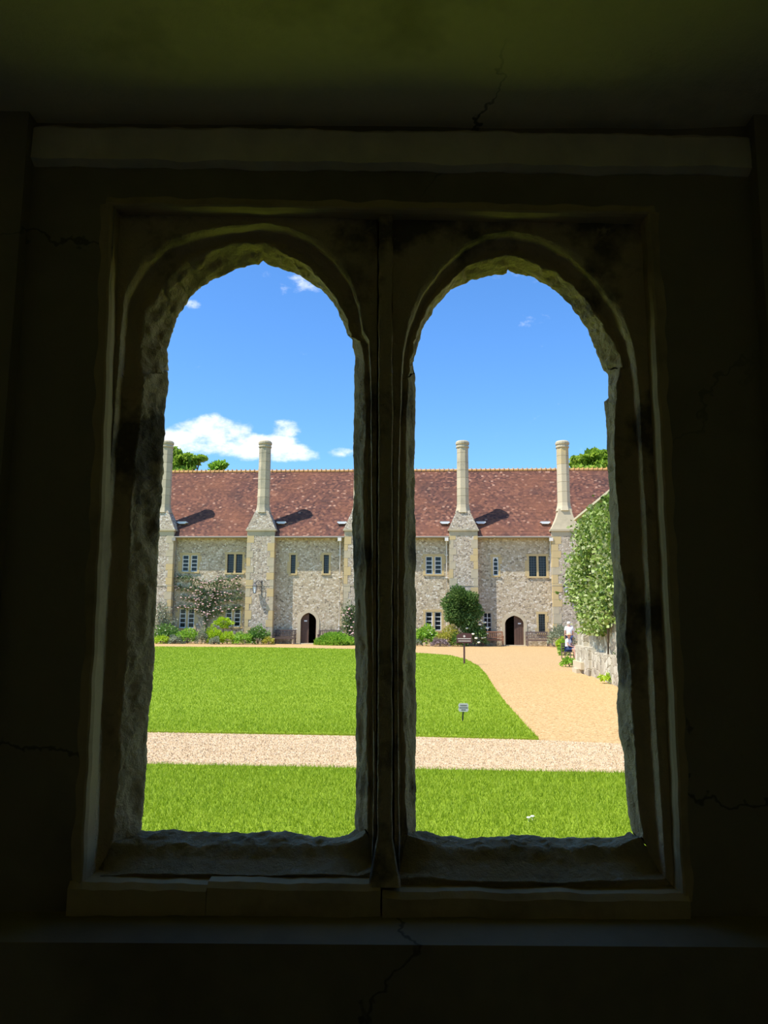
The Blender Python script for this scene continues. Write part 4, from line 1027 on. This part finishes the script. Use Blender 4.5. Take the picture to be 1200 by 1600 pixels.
ground_plant('wall_plant', 'upright fresh green plant beside the seated person', 882, 1024, .32, .75, 'leaf_bright', 700, .11, 74)

# ================================================================== SIGNS
p = gnd(725.5, 1038.5); hs = (at(725.5, 988, p.y).z)
g = thing('visitor_sign', 'maroon notice board on a thin post at the lawn edge', 'sign', (p.x, p.y, 0))
MB().tube([(0, 0, 0), (0, 0, hs-.1)], .035, 8).build('post', 'maroon', g)
zc = at(725.5, 997.5, p.y).z; hh = .17
bd = MB(); wb = .29
bd.prism_y([(-wb, -hh), (wb, -hh), (wb, hh), (wb*.75, hh*1.12), (0, hh*1.2), (-wb*.75, hh*1.0), (-wb, hh*.6)], -.06, -.03); bd.v = [(x, y, z+zc) for x, y, z in bd.v]; board = bd.build('board', 'maroon', g)
MB().lathe([(.042, 0), (.042, .004)], 14).build('emblem', 'sign_letter', board)
em = [o for o in board.children][0]; em.rotation_euler = (PI/2, 0, 0); em.location = (0, -.06, zc+.08)
for k, (z, x0, x1) in enumerate(((-.01, -.25, .25), (-.095, -.22, .24))):
    m_ = MB(); x = x0; r2 = random.Random(k)
    while x < x1: wl = r2.uniform(.018, .03); m_.box(x, min(x+wl, x1), -.064, -.058, zc+z-.018, zc+z+.018); x += wl+.008
    m_.build('lettering', 'sign_letter', board)
p = gnd(722.5, 1131); tp_ = at(724, 1110, p.y); zc = at(724, 1105.5, p.y-.02).z
g = thing('lawn_sign', 'small pale metal notice on a black stake in the lawn', 'sign', (p.x, p.y, 0))
MB().tube([(0, 0, 0), (tp_.x-p.x, 0, zc-.02)], [.011, .012], 7).build('stake', 'stake', g)
cxs = at(724, 1105, p.y).x-p.x; wb, hh = .083, .066; ch = .018
pl_ = MB().prism_y([(-wb+ch, -hh), (wb-ch, -hh), (wb-ch*.4, -hh+ch), (wb, -hh*.5), (wb-ch*.5, 0), (wb, hh*.5), (wb-ch*.4, hh-ch), (wb-ch, hh), (-wb+ch, hh), (-wb+ch*.4, hh-ch), (-wb, hh*.5), (-wb+ch*.5, 0), (-wb, -hh*.5), (-wb+ch*.4, -hh+ch)], -.022, -.012)
pl_.v = [(x+cxs, y, z+zc) for x, y, z in pl_.v]; plate = pl_.build('plate', 'sign_metal', g)
for k, (z, hw_) in enumerate(((.033, .052), (-.002, .066), (-.035, .036))):
    m_ = MB(); x = -hw_; r2 = random.Random(k+5)
    while x < hw_: wl = r2.uniform(.007, .011); m_.box(cxs+x, cxs+min(x+wl, hw_), -.024, -.021, zc+z-.009, zc+z+.009); x += wl+.004
    m_.build('lettering', 'sign_ink', plate)

# ================================================================== PEOPLE by the far end of the vine wall
def skin_mesh(name, joints, bones, mat, parent, root, sub=2):
    me = bpy.data.meshes.new(name); ks = list(joints); me.from_pydata([joints[k][0] for k in ks], [(ks.index(a_), ks.index(b_)) for a_, b_ in bones], []); me.update()
    o = mesh_obj(name, me, mat, parent, False)
    md = o.modifiers.new('Skin', 'SKIN'); md.use_smooth_shade = True
    if not me.skin_vertices: pass
    for i, k in enumerate(ks):
        sv_ = me.skin_vertices[0].data[i]; r = joints[k][1]; sv_.radius = (r, r) if not isinstance(r, tuple) else r; sv_.use_root = (k == root)
    sb = o.modifiers.new('Subdivision', 'SUBSURF'); sb.levels = sub; sb.render_levels = sub
    return o
def hand(J, B, side_, wrist, d, palm_down=Vector((0, 0, -1))):
    d = Vector(d).normalized(); lat = d.cross(Vector((0, 0, 1))); lat = lat.normalized() if lat.length > .1 else Vector((1, 0, 0))
    w_ = Vector(wrist); pm_ = w_+d*.07; J[side_+'palm'] = (tuple(pm_), (.032, .018)); B.append((side_+'wr', side_+'palm'))
    for k, (o_, L_) in enumerate(((-.03, .065), (-.01, .08), (.01, .078), (.03, .06))):
        b_ = pm_+d*.03+lat*o_; m_ = b_+d*L_*.5; e_ = b_+d*L_*.85+palm_down*.03
        for nm, q in (('a', b_), ('b', m_), ('c', e_)): J[f'{side_}f{k}{nm}'] = (tuple(q), .009)
        B += [(side_+'palm', f'{side_}f{k}a'), (f'{side_}f{k}a', f'{side_}f{k}b'), (f'{side_}f{k}b', f'{side_}f{k}c')]
    t1 = w_+d*.04-lat*.04; t2 = t1+d*.04-lat*.02+palm_down*.01
    J[side_+'ta'] = (tuple(t1), .011); J[side_+'tb'] = (tuple(t2), .009); B += [(side_+'wr', side_+'ta'), (side_+'ta', side_+'tb')]
def face(g, head_c, fdir, r=.1):
    m_ = MB(); hc = Vector(head_c); f = Vector(fdir).normalized(); l_ = f.cross(Vector((0, 0, 1))).normalized()
    def lump(c, s): o = len(m_.v); m_.lathe([(.2*s, -.8*s), (s, 0), (.2*s, .8*s)], 8); m_.v[o:] = [(x+c.x, y+c.y, z+c.z) for x, y, z in m_.v[o:]]
    lump(hc+f*.105+Vector((0, 0, -.02)), .018)
    for s in (-1, 1): lump(hc+l_*s*.085+Vector((0, 0, -.01)), .025)
    m_.build('nose_and_ears', 'skin', g, True)
    e_ = MB(); m_ = e_
    for s in (-1, 1):
        c = hc+f*.094+l_*s*.033+Vector((0, 0, .01)); e_.lathe([(.003, -.008), (.011, 0), (.003, .008)], 8); e_.v[-24:] = [(x+c.x, y+c.y, z+c.z) for x, y, z in e_.v[-24:]]
    e_.build('eyes', 'iron', g, True)
    mo = MB(); c = hc+f*.096+Vector((0, 0, -.055)); q = l_*.025; mo.tube([c-q, c+f*.004, c+q], .005, 6); mo.build('mouth', 'rose_pink', g, True)
# seated person: faces the gravel (towards -x), on a dark wooden chair
p = gnd(888.5, 1029); sx = 1
g = thing('person', 'seated person in straw hat, white shirt and navy shorts', 'person', (p.x, p.y, 0), 0)
J = dict(pel=((0, .05, .50), (.15, .12)), spi=((0, .03, .70), (.14, .10)), che=((0, 0, .90), (.17, .11)), neck=((0, -.02, 1.05), .055), hb=((0, -.04, 1.12), .07), head=((0, -.05, 1.18), (.085, .10)), ht=((0, -.04, 1.26), .07))
B = [('pel', 'spi'), ('spi', 'che'), ('che', 'neck'), ('neck', 'hb'), ('hb', 'head'), ('head', 'ht')]
for s, nm in ((-1, 'l'), (1, 'r')):
    J[nm+'sh'] = ((s*.17, .0, .97), .065); J[nm+'el'] = ((s*.26, -.08, .72), .042); J[nm+'wr'] = ((s*.12, -.28, .62), .028)
    J[nm+'hip'] = ((s*.09, .03, .48), .085); J[nm+'kn'] = ((s*.12, -.38, .50), .06); J[nm+'an'] = ((s*.10, -.40, .10), .04); J[nm+'to'] = ((s*.11, -.56, .045), .035)
    B += [('che', nm+'sh'), (nm+'sh', nm+'el'), (nm+'el', nm+'wr'), ('pel', nm+'hip'), (nm+'hip', nm+'kn'), (nm+'kn', nm+'an'), (nm+'an', nm+'to')]
    hand(J, B, nm, J[nm+'wr'][0], (-s*.5, -1, -.3))
skin_mesh('body', J, B, 'skin', g, 'pel'); face(g, (0, -.05, 1.18), (0, -1, -.1))
JS = {k: (v[0], (v[1][0]+.025, v[1][1]+.03) if isinstance(v[1], tuple) else v[1]+.022) for k, v in J.items() if k in ('pel', 'spi', 'che', 'lsh', 'rsh')}
for s, nm in ((-1, 'l'), (1, 'r')): JS[nm+'sl'] = ((s*.24, -.05, .80), .068)
skin_mesh('shirt', JS, [('pel', 'spi'), ('spi', 'che'), ('che', 'lsh'), ('che', 'rsh'), ('lsh', 'lsl'), ('rsh', 'rsl')], 'white_cloth', g, 'pel')
JT = dict(p=((0, .05, .50), (.185, .145))); BT = []
for s, nm in ((-1, 'l'), (1, 'r')): JT[nm+'h'] = ((s*.09, .0, .49), .105); JT[nm+'k'] = ((s*.115, -.30, .51), .085); BT += [('p', nm+'h'), (nm+'h', nm+'k')]
skin_mesh('shorts', JT, BT, 'navy_cloth', g, 'p')
hat = MB(); hat.lathe([(.205, 1.235), (.21, 1.245), (.12, 1.262), (.115, 1.32), (.09, 1.345), (.02, 1.35)], 20, 0, -.045); hat.build('hat', 'straw', g, True)
g.rotation_euler = (0, 0, math.radians(55)); g.scale = (.84, .84, .84)
ch_ = thing('garden_chair', 'dark wooden chair under the seated person', 'chair', (p.x, p.y, 0), math.radians(55)); ch_.scale = (.84, .84, .84)
for sxx in (-.24, .24):
    MB().box(sxx-.02, sxx+.02, -.22, -.18, 0, .36).build('leg', 'bench_dark', ch_); MB().box(sxx-.02, sxx+.02, .26, .30, 0, .80).build('leg', 'bench_dark', ch_)
for k in range(5): MB().box(-.25, .25, -.22+k*.1, -.14+k*.1, .345, .365).build('seat_slat', 'bench_dark', ch_)
for k in range(3): MB().box(-.24, .24, .268, .288, .48+k*.12, .55+k*.12).build('back_slat', 'bench_dark', ch_)
# standing person, seen from behind, further off
py_ = 41.0; d = ray(889.5, 1000); p = Vector((d.x/d.y*py_, py_, 0))
g = thing('person', 'standing person in white shirt and dark trousers seen from behind', 'person', p, 0)
J = dict(pel=((0, 0, .88), (.14, .11)), spi=((0, 0, 1.05), (.125, .09)), che=((0, .0, 1.22), (.155, .10)), neck=((0, 0, 1.38), .052), hb=((0, .02, 1.43), .07), head=((0, .02, 1.49), (.08, .095)), ht=((0, .02, 1.56), .065))
B = [('pel', 'spi'), ('spi', 'che'), ('che', 'neck'), ('neck', 'hb'), ('hb', 'head'), ('head', 'ht')]
for s, nm in ((-1, 'l'), (1, 'r')):
    J[nm+'sh'] = ((s*.165, 0, 1.30), .06); J[nm+'el'] = ((s*.21, .02, 1.03), .04); J[nm+'wr'] = ((s*.20, .10, .80), .027)
    J[nm+'hip'] = ((s*.085, 0, .84), .085); J[nm+'kn'] = ((s*.09, .01, .46), .055); J[nm+'an'] = ((s*.09, 0, .09), .04); J[nm+'to'] = ((s*.10, .15, .035), .035)
    B += [('che', nm+'sh'), (nm+'sh', nm+'el'), (nm+'el', nm+'wr'), ('pel', nm+'hip'), (nm+'hip', nm+'kn'), (nm+'kn', nm+'an'), (nm+'an', nm+'to')]
    hand(J, B, nm, J[nm+'wr'][0], (0, .25, -1), Vector((0, 1, 0)))
skin_mesh('body', J, B, 'skin', g, 'pel'); face(g, (0, .02, 1.49), (0, 1, 0))
JS = {k: (v[0], (v[1][0]+.03, v[1][1]+.03) if isinstance(v[1], tuple) else v[1]+.025) for k, v in J.items() if k in ('pel', 'spi', 'che', 'lsh', 'rsh')}
for s, nm in ((-1, 'l'), (1, 'r')): JS[nm+'sl'] = ((s*.195, .01, 1.12), .068)
skin_mesh('shirt', JS, [('pel', 'spi'), ('spi', 'che'), ('che', 'lsh'), ('che', 'rsh'), ('lsh', 'lsl'), ('rsh', 'rsl')], 'white_cloth', g, 'pel')
JT = dict(p=((0, 0, .87), (.16, .13))); BT = []
for s, nm in ((-1, 'l'), (1, 'r')): JT[nm+'h'] = ((s*.085, 0, .80), .10); JT[nm+'k'] = ((s*.09, .01, .46), .075); JT[nm+'a'] = ((s*.09, 0, .12), .065); BT += [('p', nm+'h'), (nm+'h', nm+'k'), (nm+'k', nm+'a')]
skin_mesh('trousers', JT, BT, 'navy_cloth', g, 'p')
hr = MB(); hr.lathe([(.05, 1.43), (.095, 1.46), (.105, 1.52), (.095, 1.58), (.06, 1.615), (.01, 1.62)], 16, 0, .005); hr.build('hair', 'grey_hair', g, True)

# ================================================================== TREES behind the range
def tree(label, blobs, Y, mat, leaf, seed, n):
    cx = np.mean([b_[0] for b_ in blobs]); q = at(cx, 735, Y); g = thing('tree', label, 'tree', (q.x, Y, 0), 0, 'trees behind the range')
    allp = []; tot = sum(b_[2]*b_[3] for b_ in blobs); tm = MB()
    tm.tube([(0, 0, 0), (.1, 0, q.z*.5), (0, 0, q.z*.85)], [.4, .3, .2], 8)
    for i, (px, py, rx, ry) in enumerate(blobs):
        c = at(px, py, Y); sc_ = Y/F; k = int(n*rx*ry/tot)
        allp.append(ellipsoid_pts(k, (c.x-q.x, 0, c.z), (rx*sc_, rx*sc_*.9, ry*sc_), seed+i, .35, flat=False, lump=.3))
        tm.tube([(0, 0, q.z*.8), ((c.x-q.x)*.6, 0, (q.z*.8+c.z)/2-.3), (c.x-q.x, 0, c.z)], [.16, .10, .05], 6)
    tm.build('trunk', 'bark', g)
    soup('foliage', leaf_verts(np.concatenate(allp), leaf, .3, seed), 4, mat, g)['kind'] = 'stuff'
tree('broad bright tree rising behind the roof beside the end chimney', [(284, 722, 20, 14), (274, 708, 10, 8), (300, 720, 12, 8), (313, 716, 10, 5), (285, 745, 30, 14)], 72, 'leaf_tree', .55, 81, 2600)
tree('small yellow-green treetop just showing above the ridge', [(340, 730, 13, 8), (347, 727, 7, 6), (338, 745, 16, 12)], 70, 'leaf_bright', .45, 82, 1500)
tree('dense round green tree behind the roof next to the yellow chimney', [(925, 722, 26, 16), (905, 724, 14, 12), (945, 718, 22, 17), (930, 745, 45, 20)], 72, 'leaf_tree', .5, 83, 6500)
